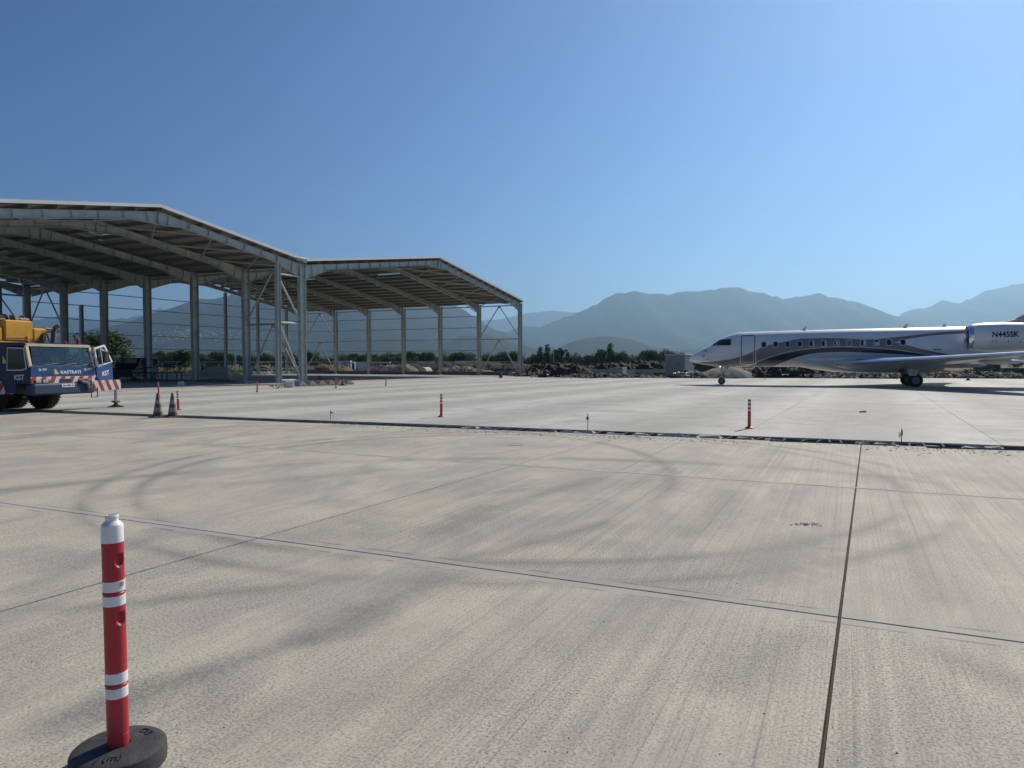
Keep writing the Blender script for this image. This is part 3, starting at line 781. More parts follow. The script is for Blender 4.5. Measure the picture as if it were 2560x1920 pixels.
for k in range(26):
    x = rr.uniform(-3.5, 9.0)
    o = ob('mortar_lump', cme, M['concpale'], ch, loc=(x, rr.uniform(.14, .4), -.05 + rr.uniform(0, .012)), rot=(rr.uniform(-.2, .2), rr.uniform(-.2, .2), rr.uniform(-.5, .5)))
    s_ = rr.uniform(.6, 1.7); o.scale = (s_ * rr.uniform(1, 2.2), s_, s_)
# two loose bars lying on the near side, crumbs of mortar along the lip
for (xa, ya), (xb, yb), nm, lab in (((3.9, -.10), (6.2, -.05), 'steel_bar', 'thin dark steel bar lying along the channel lip left of the long joint'), ((6.7, -.22), (8.6, .02), 'steel_bar', 'thin dark steel bar lying askew by the channel right of the long joint')):
    b = MB(); p_ = Vector((tn.x, tn.y, .012)) + cdir * xa + cnor * ya; q_ = Vector((tn.x, tn.y, .012)) + cdir * xb + cnor * yb
    b.tube([(0, 0, 0), q_ - p_], .012, 6); tag(ob(nm, b, M['rebar'], loc=p_, fix=False), lab, 'bar', 'bars by the channel')
b = MB()
for k in range(750):
    cl = rr.choice((-5.2, -3.4, -2.2, -1.2, .3, 1.4, 2.6, 3.4, 6.3, 7.3, 7.8))
    x = rr.gauss(cl, .55) if rr.random() < .88 else rr.uniform(-14, 10)
    y = -abs(rr.gauss(.05, .45)) - .18
    s_ = rr.uniform(.004, .011) * (1 if rr.random() < .92 else 1.6)
    p = Vector((tn.x, tn.y, 0)) + cdir * x + cnor * y
    a = rr.uniform(0, 6.3); d1 = Vector((cos(a), sin(a), 0)) * s_ * 1.8; d2 = Vector((-sin(a), cos(a), 0)) * s_
    z = Vector((0, 0, s_ * .8)); z0 = Vector((0, 0, .001))
    b.add([p + z0 - d1 - d2, p + z0 + d1 - d2, p + z0 + d1 + d2, p + z0 - d1 + d2, p + z + d1 * .2, p + z - d1 * .4], [(0, 1, 4, 5), (1, 2, 4), (2, 3, 5, 4), (3, 0, 5)])
M['crumb'] = mat('dark dried mortar crumbs', (.13, .125, .115), .9, 0, .3, 30)
tag(ob('mortar_crumbs', b, M['crumb'], fix=False), 'dark mortar crumbs scattered along the channel edge', 'debris', kind='stuff')
b = MB()
for k in range(260):
    Yd = 2.2 + 12 * rr.random() ** 1.6; Xd = rr.uniform(-.72, .72) * Yd
    s_ = rr.uniform(.0015, .0045)
    p = Vector((Xd, Yd, .0005)); a = rr.uniform(0, 6.3); d1 = Vector((cos(a), sin(a), 0)) * s_ * 1.4; d2 = Vector((-sin(a), cos(a), 0)) * s_
    b.add([p - d1, p + d2, p + d1, p - d2, p + Vector((0, 0, s_))], [(0, 1, 4), (1, 2, 4), (2, 3, 4), (3, 0, 4)])
tag(ob('grit', b, M['crumb'], fix=False), 'fine dark grit scattered over the near slabs', 'grit', kind='stuff')
# a small heap of dark scraps on the slab left of the long joint, and a round drain lid
p0 = G(2022, 1312)
b = MB()
for k in range(26):
    x, y = rr.gauss(0, .055), rr.gauss(0, .03); a = rr.uniform(0, 6.3); l_ = rr.uniform(.015, .05)
    b.bar((x, y, .006), (x + cos(a) * l_, y + sin(a) * l_, .006 + rr.uniform(0, .006)), .006, .005)
tag(ob('scrap_heap', b, M['dark'], loc=p0, fix=False), 'small scatter of black scraps on the slab left of the long joint', 'debris')
b = MB(); b.lathe([(.15, 0), (.15, .004), (.14, .006), (.137, .003), (0, .003)], 24); tag(ob('manhole_lid', b, M['concrete'], loc=G(1291, 1112)), 'small round dark lid set in the concrete before the channel', 'drain lid')
p0 = G(2157, 1031); b = MB(); b.bar((-.11, 0, .02), (.12, .03, .02), .06, .035); b.bar((-.05, .02, .05), (.09, -.03, .055), .02, .012)
tag(ob('scrap_board', b, M['wood'], loc=p0, fix=False), 'short brown board lying on the far slab', 'board')

# ================================================================== DELINEATOR POSTS
def ring_mesh(prof, m1, n=28, M_=None):
    b = MB(); b.lathe(prof, n, M_); return b
# the near one: rubber foot, hollow red tube with white bands, screw neck
nb = thing('delineator_post', 'tall red and white plastic post in black rubber foot in the foreground', 'bollard', (-1.565, 2.80, 0), 0)
b = MB()
nseg = 48; prof = [(.166, .0), (.174, .008), (.175, .03), (.174, .064), (.170, .074), (.161, .080), (.13, .084), (.06, .089), (.043, .089), (.043, .05), (0, .05)]
b.lathe(prof, nseg); foot = ob('rubber_foot', b, M['rubber'], nb)
hb = MB(); hb.bbox((0, 0, .02), (.15, .09, .04), .015); ob('handle_lug', hb, M['rubber'], foot, loc=(-.140, -.125, 0), rot=(0, 0, radians(38)))
for ang, txt, rr_ in ((58, 'O3', .112), (-72, '(m)', .108), (-98, '/', .125)):
    a = radians(ang); me = text_mesh(txt, .05, .0012); o = ob('moulded_mark', me, M['dark'], foot, loc=(cos(a) * rr_, sin(a) * rr_, .0868), rot=(0, 0, a - pi / 2 if ang > 0 else radians(12)))
tilt = (radians(-.3), radians(-.9), 0)
Rp = .0395
def band(z0, z1, r0, mm, nm, par=nb, n=32, lip=.0008):
    q = MB(); q.lathe([(r0 - .004, z0), (r0, z0 + lip), (r0, z1 - lip), (r0 - .004, z1)], n); return ob(nm, q, mm, par, rot=tilt)
# red tube with two scooped grip recesses facing right
def pocket_tube(z0, z1, r, zc, par):
    q = MB(); n = 48; m_ = 44
    vs_ = []; ph0 = radians(-24)
    for j in range(m_ + 1):
        z = z0 + (z1 - z0) * j / m_
        for k in range(n):
            t_ = 2 * pi * k / n
            da = (t_ - ph0 + pi) % (2 * pi) - pi
            rr2 = r
            for c in zc:
                u_ = da * r / .020; v_ = (z - c) / .025
                vv = v_ if v_ < 0 else v_ * .9
                e = max(abs(u_), abs(vv)) ** 1 if vv > 0 else sqrt(u_ * u_ + vv * vv)
                if e < 1: rr2 = r - .020 * min(1, (1 - e) * 6) * (.55 + .45 * min(1, max(0, (1 + v_) / 2)))
            vs_.append((rr2 * cos(t_), rr2 * sin(t_), z))
    fs = [(j * n + k, j * n + (k + 1) % n, j * n + n + (k + 1) % n, j * n + n + k) for j in range(m_) for k in range(n)]
    q.add(vs_, fs, True); return ob('red_tube', q, M['red'], par, rot=tilt, fix=False)
ztop = 1.003
def yz(f0): return .09 + (ztop - .09) * f0       # fraction up the post
# fractions measured down the picture of the post (1484 px long): bands at 265-505 etc.
L_ = 1484.
fz = lambda yy: yz(1 - (yy - 88) / L_)
pocket_tube(fz(505), fz(258), Rp, [fz(378)], nb)
pocket_tube(fz(1100), fz(668), Rp, [fz(752)], nb)
q = MB(); q.lathe([(Rp, .06), (Rp, fz(1500)), (Rp - .0008, fz(1498)), (Rp - .0008, fz(1492)), (Rp, fz(1490)), (Rp, fz(1258))], 40); ob('red_tube', q, M['red'], nb, rot=tilt)
band(fz(576), fz(508), Rp + .0012, M['white'], 'white_band'); band(fz(668), fz(602), Rp + .0012, M['white'], 'white_band')
band(fz(1168), fz(1098), Rp + .0012, M['white'], 'white_band'); band(fz(1262), fz(1196), Rp + .0012, M['white'], 'white_band')
q = MB(); q.lathe([(Rp - .001, fz(680)), (Rp - .001, fz(500))], 32, close=False); ob('red_tube', q, M['red'], nb, rot=tilt)
q = MB(); q.lathe([(Rp - .001, fz(1270)), (Rp - .001, fz(1090))], 32, close=False); ob('red_tube', q, M['red'], nb, rot=tilt)
for z in (fz(590), fz(1182)):
    q = MB(); q.lathe([(Rp - .002, z - .006), (Rp + .0016, z - .002), (Rp + .0016, z + .002), (Rp - .002, z + .006)], 32, close=False); ob('rib', q, M['red'], nb, rot=tilt)
q = MB(); q.lathe([(Rp + .0006, fz(262)), (Rp + .0006, fz(165)), (Rp - .001, fz(150)), (Rp - .010, fz(134)), (.0235, fz(126)), (.0225, fz(106)), (.0255, fz(104)), (.0255, fz(96)), (.0235, fz(94)), (.0235, fz(90)), (.0205, fz(88)), (.0205, fz(140))], 36); ob('white_cap', q, M['white'], nb, rot=tilt)
q = MB(); q.box((.0405, -.012, fz(528)), (.006, .012, .018)); ob('torn_film', q, M['metal'], nb, rot=tilt)

# the smaller flexible posts standing about the apron
def small_post(px, py, hpx, label, dusty=False, lean=0):
    p = G(px, py); hgt = min(.80, max(.6, hpx / FPX * p.y))
    t_ = thing('delineator_post', label, 'bollard', p, 0, 'red marker posts on the apron')
    q = MB(); q.lathe([(.105, 0), (.105, .012), (.085, .03), (.05, .05), (.045, .05)], 18); ob('foot', q, M['redorange'], t_)
    q = MB(); q.lathe([(.046, .03), (.040, .08), (.038, hgt - .03), (.032, hgt - .008), (.0, hgt)], 16); tb = ob('tube', q, M['redorange'], t_, rot=(0, lean, 0))
    for k in range(3):
        z = hgt * (.92 - .135 * k)
        q = MB(); q.lathe([(.0395, z - .065 * hgt), (.0405, z - .063 * hgt), (.0405, z), (.0395, z + .001)], 16, close=False); ob('white_band', q, M['conewhite'] if dusty else M['white'], tb)
    return t_
for a in [(1873, 1071, 74, 'red post with white bands standing nearest beyond the channel, in front of the jet', False, 0),
          (1103, 1042.5, 58, 'red post alone in the middle of the apron in front of the far hangar', False, .01),
          (446, 1025, 48, 'red and white post right behind the pair of grimy cones', False, -.03),
          (397, 991, 36, 'red and white post behind the left grimy cone', True, -.04),
          (643, 980.5, 28, 'small red post before the gable column of the near hangar', True, .02),
          (840, 970, 26, 'small red post by the timber skids beside the hangars', True, 0),
          (965, 964.7, 23, 'small red post in front of the open far hangar', True, 0),
          (1429, 944.8, 14, 'tiny red post at the far apron edge by the soil heaps', True, 0),
          (1913, 947.5, 17, 'tiny red post behind the nose gear of the jet', True, 0),
          (2243, 948, 11, 'tiny red post at the far edge beside the main wheels', True, 0),
          (2563, 988, 22, 'red post cut by the right picture edge in the wing shadow', True, 0),
          (20, 1011, 30, 'red post half hidden under the crane truck', True, 0)]:
    small_post(*a)
# cones
def cone(px, py, label, hgt=.72, lean=0):
    t_ = thing('traffic_cone', label, 'cone', G(px, py), R.uniform(0, 1), 'grimy traffic cones')
    q = MB(); q.bbox((0, 0, .018), (.40, .40, .036), .03); ob('base', q, M['conegrime'], t_)
    rad = lambda z: .148 - (.148 - .028) * (z / hgt)
    zs = [0.03, .16 * hgt / .72, .29 * hgt / .72, .40 * hgt / .72, .53 * hgt / .72, hgt]
    for k in range(5):
        q = MB(); a, b_ = zs[k], zs[k + 1]; e = .002 if k % 2 else 0
        pr = [(rad(a) + e, a), (rad(b_) + e, b_)]
        if k == 4: pr += [(rad(b_) - .008, b_ + .004), (.012, b_ - .01)]
        q.lathe(pr, 24, close=False); ob('band' if k % 2 else 'cone_body', q, M['conewhite'] if k % 2 else M['conegrime'], t_, rot=(0, lean, 0))
    return t_
cone(395, 1043, 'left of two tall grimy traffic cones at the channel end')
cone(432, 1043, 'right of two tall grimy traffic cones at the channel end', .72, -.01)
cone(857, 964, 'small dark cone by the timber skids beside the hangars', .62)
cone(2420, 951, 'far dark cone under the wing at the apron edge', .75)
# survey stakes with flags
def stake(px, py, hpx, label, fl):
    p = G(px, py); hgt = hpx / FPX * p.y
    t_ = thing('survey_stake', label, 'stake', p, 0, 'survey stakes along the channel')
    q = MB(); q.tube([(0, 0, -.1), (.004, 0, hgt)], .008, 6); ob('stake_rod', q, M['rebar'], t_, fix=False)
    q = MB(); q.add([(0, 0, hgt - .01)] + [Vector(v) for v in fl[0]], [tuple(range(len(fl[0]) + 1))]); q.add([Vector((0, .003, hgt - .01))] + [Vector(v) + Vector((0, .003, 0)) for v in fl[0]], [tuple(range(len(fl[0]) + 1))[::-1]])
    ob('tape_flag', q, M['white'] if fl[1] == 'w' else M['red'], t_, fix=False)
    q = MB(); a = [Vector(v) for v in fl[2]]; q.add(a, [tuple(range(len(a)))]); q.add([v + Vector((0, .003, 0)) for v in a], [tuple(range(len(a)))[::-1]]); ob('tape_flag', q, M['red'] if fl[1] == 'w' else M['white'], t_, fix=False)
stake(826, 1049, 24, 'thin stake with limp red and white tape at the left of the channel', ([(.10, .0, .17), (.12, 0, .13), (.02, 0, .21)], 'w', [(.0, 0, .24), (.05, 0, .2), (.045, 0, .16), (0, 0, .2)]))
stake(1469, 1079, 45, 'thin stake with white topped flag at the middle of the channel', ([(.03, 0, .33), (.05, 0, .26), (.01, 0, .29)], 'w', [(-.035, 0, .33), (.0, 0, .37), (.0, 0, .29), (-.03, 0, .27)]))
stake(2253, 1113, 42, 'thin stake with red flag at the right end of the channel', ([(.03, 0, .28), (.028, 0, .19), (0, 0, .21)], 'r', [(-.05, 0, .23), (-.02, 0, .27), (-.005, 0, .18), (-.05, 0, .14)]))
# ================================================================== BUSINESS JET
def livery():
    t = NT('jet paint with taupe and navy swooshes'); tc = t.n('ShaderNodeTexCoord'); co = tc.outputs['Object']
    sep = t.n('ShaderNodeSeparateXYZ'); t.l(co, sep.inputs[0]); x, z = sep.outputs[0], sep.outputs[2]
    X0, X1 = -3.0, 22.0; Z0, Z1 = .5, 5.0
    xn = t.math('DIVIDE', t.math('SUBTRACT', x, X0), X1 - X0)
    zn = t.math('DIVIDE', t.math('SUBTRACT', z, Z0), Z1 - Z0)
    def curve(pts):
        c = t.n('ShaderNodeFloatCurve'); m_ = c.mapping; cv = m_.curves[0]
        P = [((a - X0) / (X1 - X0), (b - Z0) / (Z1 - Z0)) for a, b in pts]
        cv.points[0].location = P[0]; cv.points[1].location = P[-1]
        for p in P[1:-1]: cv.points.new(*p)
        m_.update(); t.l(xn, c.inputs['Value']); return c.outputs[0]
    def above(cv, off=0.0): return t.math('GREATER_THAN', zn, t.math('ADD', cv, off / (Z1 - Z0)) if off else cv)
    def below(cv, off=0.0): return t.math('LESS_THAN', zn, t.math('ADD', cv, off / (Z1 - Z0)) if off else cv)
    up = curve([(-3, 1.55), (-1.69, 1.66), (.11, 1.82), (1.29, 2.06), (2.39, 2.51), (3.02, 2.81), (3.58, 2.99), (4.37, 3.16), (5.26, 3.33), (6.36, 3.39), (8.1, 3.37), (9.81, 3.27), (11.71, 3.42), (13.71, 3.65), (15.65, 3.80), (22, 3.95)])
    lo = curve([(-3, .6), (.5, .9), (1.0, 1.34), (1.29, 1.37), (1.88, 1.45), (2.45, 1.69), (3.02, 1.93), (4.15, 2.32), (5.27, 2.58), (6.37, 2.72), (7.45, 2.79), (8.3, 2.80), (9.66, 2.75), (11.21, 2.62), (12.73, 2.39), (14.22, 2.16), (22, 1.4)])
    nlo = curve([(-3, .95), (2.8, .95), (3.4, 1.2), (3.82, 1.45), (4.44, 1.72), (5.27, 2.05), (6.37, 2.31), (7.46, 2.39), (8.3, 2.41), (9.66, 2.35), (11.22, 2.26), (12.74, 2.14), (14.2, 2.05), (22, 1.4)])
    nb_ = curve([(-3, .55), (1.5, .6), (1.9, 1.2), (2.4, 1.34), (22, 1.34)])
    v1 = curve([(-3, 3.04), (11.31, 3.04), (12.22, 3.25), (13.71, 3.48), (15.66, 3.61), (22, 3.75)])   # white wedge, upper edge
    v2 = curve([(-3, 3.06), (11.31, 3.06), (12.22, 2.85), (13.23, 2.56), (14.47, 2.27), (22, 1.2)])
    A = lambda a, b: t.math('MULTIPLY', a, b)
    band = A(below(up), above(lo))
    wedge = A(A(below(v1), above(v2)), t.math('GREATER_THAN', x, 11.31))
    band = A(band, t.math('SUBTRACT', 1.0, wedge))
    navy = A(A(below(lo, -.075), above(nlo)), t.math('GREATER_THAN', x, 1.3))
    line = A(A(below(lo, .0), above(lo, -.075)), t.math('GREATER_THAN', x, .9))
    nz = t.noise(co, 1.2, 4)
    base = t.mix(nz, (.72, .725, .72), (.78, .785, .775))
    silver = t.mix(nz, (.50, .51, .52), (.56, .57, .575))
    c = t.mix(below(nlo), base, silver)
    c = t.mix(band, c, (.20, .172, .165)); c = t.mix(navy, c, (.020, .027, .045)); c = t.mix(line, c, (.50, .47, .45))
    c = t.mix(t.math('MULTIPLY', t.ramp(t.noise(co, 3, 5, .7, (.3, 1, 1)), [(.55, 0), (.8, .25)]), 1.0), c, (.25, .24, .23))
    t.bsdf(c, .36, .0, coat=.3, spec=.4)
    return t.m
M['livery'] = livery()
M['jetwhite'] = mat('glossy silver white paint', (.72, .725, .72), .34, .0, .05, 1, coat=.3)
M['jetsilver'] = mat('silver grey paint', (.55, .555, .56), .36, .05, .06, 1, coat=.4)
M['jetlead'] = mat('polished leading edge', (.72, .74, .77), .18, .9, .04, 1)
M['jetnavy'] = mat('navy lettering', (.012, .016, .03), .35, 0, .05, 1)
M['taupe'] = mat('taupe paint', (.20, .172, .165), .35, 0, .05, 1, coat=.3)
JET = thing('business_jet', 'white twin engine business jet with taupe and navy swooshes at right', 'aircraft', (15.95, 54.33, 0), radians(-20))
TOP = [(-2.46, 1.86), (-2.40, 2.0), (-2.25, 2.21), (-1.95, 2.42), (-1.69, 2.56), (-1.2, 2.82), (-.83, 2.97), (-.55, 3.18), (-.26, 3.39), (.1, 3.58), (.56, 3.77), (.9, 3.88), (1.22, 3.94), (1.8, 3.96), (2.35, 3.97), (4.72, 4.01), (8.7, 4.07), (12, 4.09), (16, 4.12), (19, 4.14), (23, 4.10), (26.5, 4.0), (27.6, 3.85)]
BOT = [(-2.46, 1.82), (-2.40, 1.78), (-2.25, 1.73), (-1.95, 1.63), (-1.69, 1.56), (-1.2, 1.48), (-.83, 1.44), (-.55, 1.41), (-.26, 1.39), (.1, 1.37), (.56, 1.355), (.9, 1.35), (1.22, 1.345), (1.8, 1.34), (2.35, 1.34), (4.72, 1.35), (8.7, 1.38), (12, 1.40), (16, 1.44), (19, 1.65), (23, 2.45), (26.5, 3.25), (27.6, 3.55)]
HWD = [(-2.46, .02), (-2.40, .13), (-2.25, .28), (-1.95, .46), (-1.69, .58), (-1.2, .78), (-.83, .90), (-.55, .98), (-.26, 1.05), (.1, 1.13), (.56, 1.21), (.9, 1.26), (1.22, 1.29), (1.8, 1.32), (2.35, 1.34), (4.72, 1.34), (8.7, 1.34), (12, 1.34), (16, 1.33), (19, 1.22), (23, .85), (26.5, .4), (27.6, .18)]
def interp(tab, s):
    if s <= tab[0][0]: return tab[0][1]
    for (a, u), (b, v) in zip(tab, tab[1:]):
        if s <= b:
            k = (s - a) / (b - a); return u * (1 - k) + v * k
    return tab[-1][1]
def fus_y(s, z):
    zt, zb, hw = interp(TOP, s), interp(BOT, s), interp(HWD, s)
    q = (z - (zt + zb) / 2) / ((zt - zb) / 2)
    return hw * sqrt(max(0.0, 1 - q * q))
NSEG = 56
stations = sorted(set([a for a, b in TOP] + [-2.1, -1.45, -1.0, -.7, -.4, -.1, .3, .7, 1.05, 1.5, 3.2, 4, 5.5, 6.5, 7.5, 10, 11, 13, 14, 15, 17, 18, 20, 21, 22, 24, 25]))
rings = []
for s_ in stations:
    zt, zb, hw = interp(TOP, s_), interp(BOT, s_), interp(HWD, s_)
    zc, rz = (zt + zb) / 2, (zt - zb) / 2
    rings.append([(s_, hw * sin(2 * pi * k / NSEG), zc - rz * cos(2 * pi * k / NSEG)) for k in range(NSEG)])
b = MB(); b.loft(rings); ob('fuselage', b, M['livery'], JET)
# belly fairing
BF = [(5.0, 1.40, .7), (5.5, 1.34, .95), (6.4, 1.17, 1.22), (7.5, 1.02, 1.40), (8.7, .95, 1.48), (10.5, .93, 1.5), (12.5, .94, 1.48), (14.0, .98, 1.42), (15.0, 1.10, 1.3), (15.8, 1.26, 1.12), (16.8, 1.46, .8), (17.6, 1.60, .4)]
rings = []
for s_, zb, hw in BF:
    zc = 1.95; rz = zc - zb
    rings.append([(s_, hw * sin(2 * pi * k / 40), zc - (rz if cos(2 * pi * k / 40) > 0 else .32) * cos(2 * pi * k / 40)) for k in range(40)])
b = MB(); b.loft(rings); ob('belly_fairing', b, M['jetsilver'], JET)
def patch(outline, off, side=-1, inner=None):
    """skin patch on the fuselage side from an outline in (s, z)"""
    def dens(o):
        r_ = []
        for (a, b_), (c_, d_) in zip(o, o[1:] + o[:1]):
            k_ = 12 if not inner else 10
            r_ += [(a + (c_ - a) * j / k_, b_ + (d_ - b_) * j / k_) for j in range(k_)] if max(abs(c_ - a), abs(d_ - b_)) > .25 or inner else [(a, b_)]
        return r_
    outline = dens(outline); inner = dens(inner) if inner else None
    m_ = MB(); n = len(outline)
    P = lambda s, z: (s, side * (fus_y(s, z) + off), z)
    if inner:
        m_.add([P(*p) for p in outline] + [P(*p) for p in inner], [(i, (i + 1) % n, n + (i + 1) % n, n + i) for i in range(n)], True)
    else:
        cs = sum(p[0] for p in outline) / n; cz = sum(p[1] for p in outline) / n
        vs_ = [P(cs, cz)]; fs = []
        for k in (.25, .5, .75, 1): vs_ += [P(cs + (a - cs) * k, cz + (c - cz) * k) for a, c in outline]
        for i in range(n):
            j = (i + 1) % n
            fs += [(0, 1 + i, 1 + j)] + [(1 + q * n + i, 1 + q * n + n + i, 1 + q * n + n + j, 1 + q * n + j) for q in range(3)]
        m_.add(vs_, fs, True)
    return m_
def rrect(cs, cz, w_, h_, r, n=5):
    o = []
    for qx, qz, a0 in ((1, 1, 0), (-1, 1, 90), (-1, -1, 180), (1, -1, 270)):
        for k in range(n + 1):
            a = radians(a0 + 90 * k / n); o.append((cs + qx * (w_ / 2 - r) + r * cos(a), cz + qz * (h_ / 2 - r) + r * sin(a)))
    return o
WINS = [3.01, 3.81, 4.62, 5.43, 6.23, 7.03, 7.86, 8.66, 9.54, 10.37, 11.15, 12.0, 12.78]
for i, s_ in enumerate(WINS):
    zc = 2.965 + (s_ - 3) * .0098
    for side in (-1, 1):
        ring = patch(rrect(s_, zc, .375, .465, .12), .006, side, rrect(s_, zc, .31, .40, .10))
        wf = ob('window', ring, M['jetwhite'], JET, fix=False)
        g = patch(rrect(s_, zc, .32, .41, .10), .004, side)
        ob('pane', g, M['taupe'] if i == 7 else (M['jetwhite'] if i == 12 else M['glass']), wf, fix=False)
        if i in (4, 5, 6, 8, 9):
            q = patch(rrect(s_ + (.09 if i != 9 and i != 6 else .02), zc + (-.06 if i == 9 else 0.0), .09 if i in (4, 5) else (.17 if i != 9 else .26), .30 if i != 9 else .2, .03), .007, side); ob('blind', q, M['blind'], wf, fix=False)
for side in (-1, 1):
    fr = patch([(-.36, 2.95), (.70, 2.94), (.70, 3.40), (.2, 3.40), (-.10, 3.40), (-.2, 3.36)], .022, side)
    cw = ob('cockpit_window', fr, M['dark'], JET, fix=False)
    ob('pane', patch([(-.24, 3.0), (.60, 3.0), (.60, 3.34), (.02, 3.34)], .032, side), M['glass'], cw, fix=False)
    ob('pane', patch([(-.80, 2.93), (-.44, 2.955), (-.20, 3.28), (-.27, 3.32), (-.5, 3.18)], .03, side), M['glass'], cw, fix=False)
# entry door outline, lower step frame
def drect(a, b_, c_, d_, r): return rrect((a + b_) / 2, (c_ + d_) / 2, b_ - a, d_ - c_, r)
dr = ob('entry_door', patch(drect(1.43, 2.41, 1.58, 3.68, .13), .010, -1, drect(1.48, 2.36, 1.63, 3.63, .10)), M['dark'], JET, fix=False)
ob('door_surround', patch(drect(1.35, 2.49, 1.50, 2.70, .12), .009, -1, drect(1.42, 2.42, 1.57, 2.70, .1)), M['jetwhite'], dr, fix=False)
ob('door_surround', patch(drect(1.50, 2.33, 1.66, 2.45, .05), .009, -1, drect(1.53, 2.29, 1.69, 2.45, .05)), M['jetwhite'], dr, fix=False)
ob('door_handle', patch(drect(2.02, 2.06, 1.95, 2.06, .015), .02, -1), M['dark'], dr, fix=False)
for s_, z_ in ((-1.28, 2.18), (-1.15, 2.54)):
    y_ = fus_y(s_, z_); q = MB(); q.tube([(s_, -y_, z_ - .15), (s_ - .03, -y_ - .10, z_), (s_ - .2, -y_ - .11, z_ + .01)], .018, 6); q.tube([(s_ - .05, -y_ - .1, z_), (s_ + .13, -y_ - .1, z_ + .015)], .022, 6); ob('pitot_probe', q, M['dark'], JET, fix=False)
q = MB(); a_ = [(-.74 + .19 * cos(2 * pi * k / 24), 1.95 + .17 * sin(2 * pi * k / 24)) for k in range(24)]; i_ = [(-.74 + .15 * cos(2 * pi * k / 24), 1.95 + .13 * sin(2 * pi * k / 24)) for k in range(24)]
ob('port_ring', patch(a_, .008, -1, i_), M['jetsilver'], JET, fix=False)
ob('sensor', patch([(-1.0 + .05 * cos(k), 1.92 + .04 * sin(k)) for k in [x_ * .785 for x_ in range(8)]], .012, -1), M['dark'], JET, fix=False)
ob('service_panel', patch(rrect(14.05, 2.53, .5, .07, .03), .01, -1), M['dark'], JET, fix=False)
# aerials on the spine and keel
def blade(s0, z0, ln, ht, rake, nm='aerial', mm='jetwhite', down=False):
    q = MB(); sg = -1 if down else 1
    q.prism([(s0, z0), (s0 + ln, z0), (s0 + ln * .75 + rake, z0 + sg * ht), (s0 + ln * .25 + rake, z0 + sg * ht)], -.015, .015, lambda a, b_, t_: (a, t_, b_)); ob(nm, q, M[mm], JET)
blade(5.5, 3.99, .30, .30, .28); blade(12.05, 4.07, .32, .28, .25); blade(14.5, 4.08, .28, .24, .12)
blade(2.55, 1.36, .22, .27, .16, down=True); blade(5.2, 1.36, .22, .12, .05, down=True)
q = MB(); q.lathe([(.06, 0), (.06, .05), (.035, .09), (0, .1)], 10); ob('beacon', q, M['jetwhite'], JET, loc=(4.0, 0, 3.99))
# wings
def wing(side):
    secs = [(1.0, 7.3, 15.5, 1.55, .78), (1.45, 7.75, 15.5, 1.60, .70), (2.2, 8.75, 15.55, 1.64, .60), (3.2, 9.65, 15.65, 1.69, .52), (4.8, 10.85, 15.9, 1.76, .44), (8.0, 13.05, 16.75, 1.92, .32), (11.0, 15.12, 17.7, 2.08, .23), (13.5, 16.85, 18.5, 2.20, .16)]
    droop = lambda y: .46 * max(0, 1 - (y - 1) / 8.5)
    wl = [(13.85, 17.25, 18.7, 2.30, .14), (14.1, 17.75, 18.95, 2.62, .12), (14.3, 18.4, 19.3, 3.2, .09)]
    def sec(y, le, te, z, th, vert=0):
        c = te - le; o = []
        prof = [(0, 0), (.004, .22), (.015, .38), (.05, .62), (.15, .9), (.35, 1), (.6, .78), (.85, .32), (1, .02)]
        up = [(le + c * a, z + th * .62 * h_ - droop(y) * a ** 1.3) for a, h_ in prof]
        dn = [(le + c * a, z - th * .42 * h_ - droop(y) * a ** 1.3) for a, h_ in prof[1:-1]][::-1]
        for a, h_ in up + dn:
            o.append((a, side * (y - (h_ - z) * vert), z + (h_ - z) * (1 - abs(vert) * .6)))
        return o
    b = MB(); b.loft([sec(*s_) for s_ in secs], True); wm = ob('wing', b, M['jetsilver'], JET)
    b = MB(); b.loft([sec(*secs[-1])] + [sec(*s_, .8) for s_ in wl], True); ob('winglet', b, M['jetwhite'], wm)
    # polished leading edge, slightly proud
    b = MB(); rg = []
    for (y, le, te, z, th) in secs[2:]:
        c = te - le
        rg.append([(le + a * c - .012, side * y, z + h_ * th + (.006 if h_ > 0 else -.006)) for a, h_ in ((.055, .40), (.018, .25), (.004, .13), (0, .0), (.004, -.09), (.016, -.165), (.03, -.21))])
    vs_ = [p for r_ in rg for p in r_]; n = 7
    b.add(vs_, [(i * n + k, i * n + k + 1, i * n + n + k + 1, i * n + n + k) for i in range(len(rg) - 1) for k in range(n - 1)], True); ob('leading_edge', b, M['jetlead'], wm, fix=False)
    # flap-track fairings
    for y, s0, s1, z in ((4.2, 13.4, 16.3, 1.48), (7.4, 15.0, 17.4, 1.70), (10.0, 16.3, 18.2, 1.88)):
        b = MB(); b.loft([[(s_, side * (y + r_ * .7 * sin(k * pi / 6)), z - .02 + r_ * 1.0 * -cos(k * pi / 6)) for k in range(12)] for s_, r_ in ((s0, .01), (s0 + .4, .13), ((s0 + s1) / 2, .17), (s1 - .4, .11), (s1, .01))]); ob('flap_fairing', b, M['jetsilver'], wm)
    # flap line and aileron panel edges drawn as thin raised strips
    b = MB(); b.bar((13.6, side * 2.6, 1.305), (15.3, side * 8.4, 1.775), .05, .01); ob('flap_gap', b, M['dark'], wm, fix=False)
wing(-1); wing(1)
q = MB(); q.lathe([(.001, 0), (.05, .04), (.06, .12), (.05, .2)], 10, Matrix.Translation((7.72, -1.52, 1.46)) @ Matrix.Rotation(pi / 2, 4, 'Y')); ob('landing_light', q, M['metal'], JET)
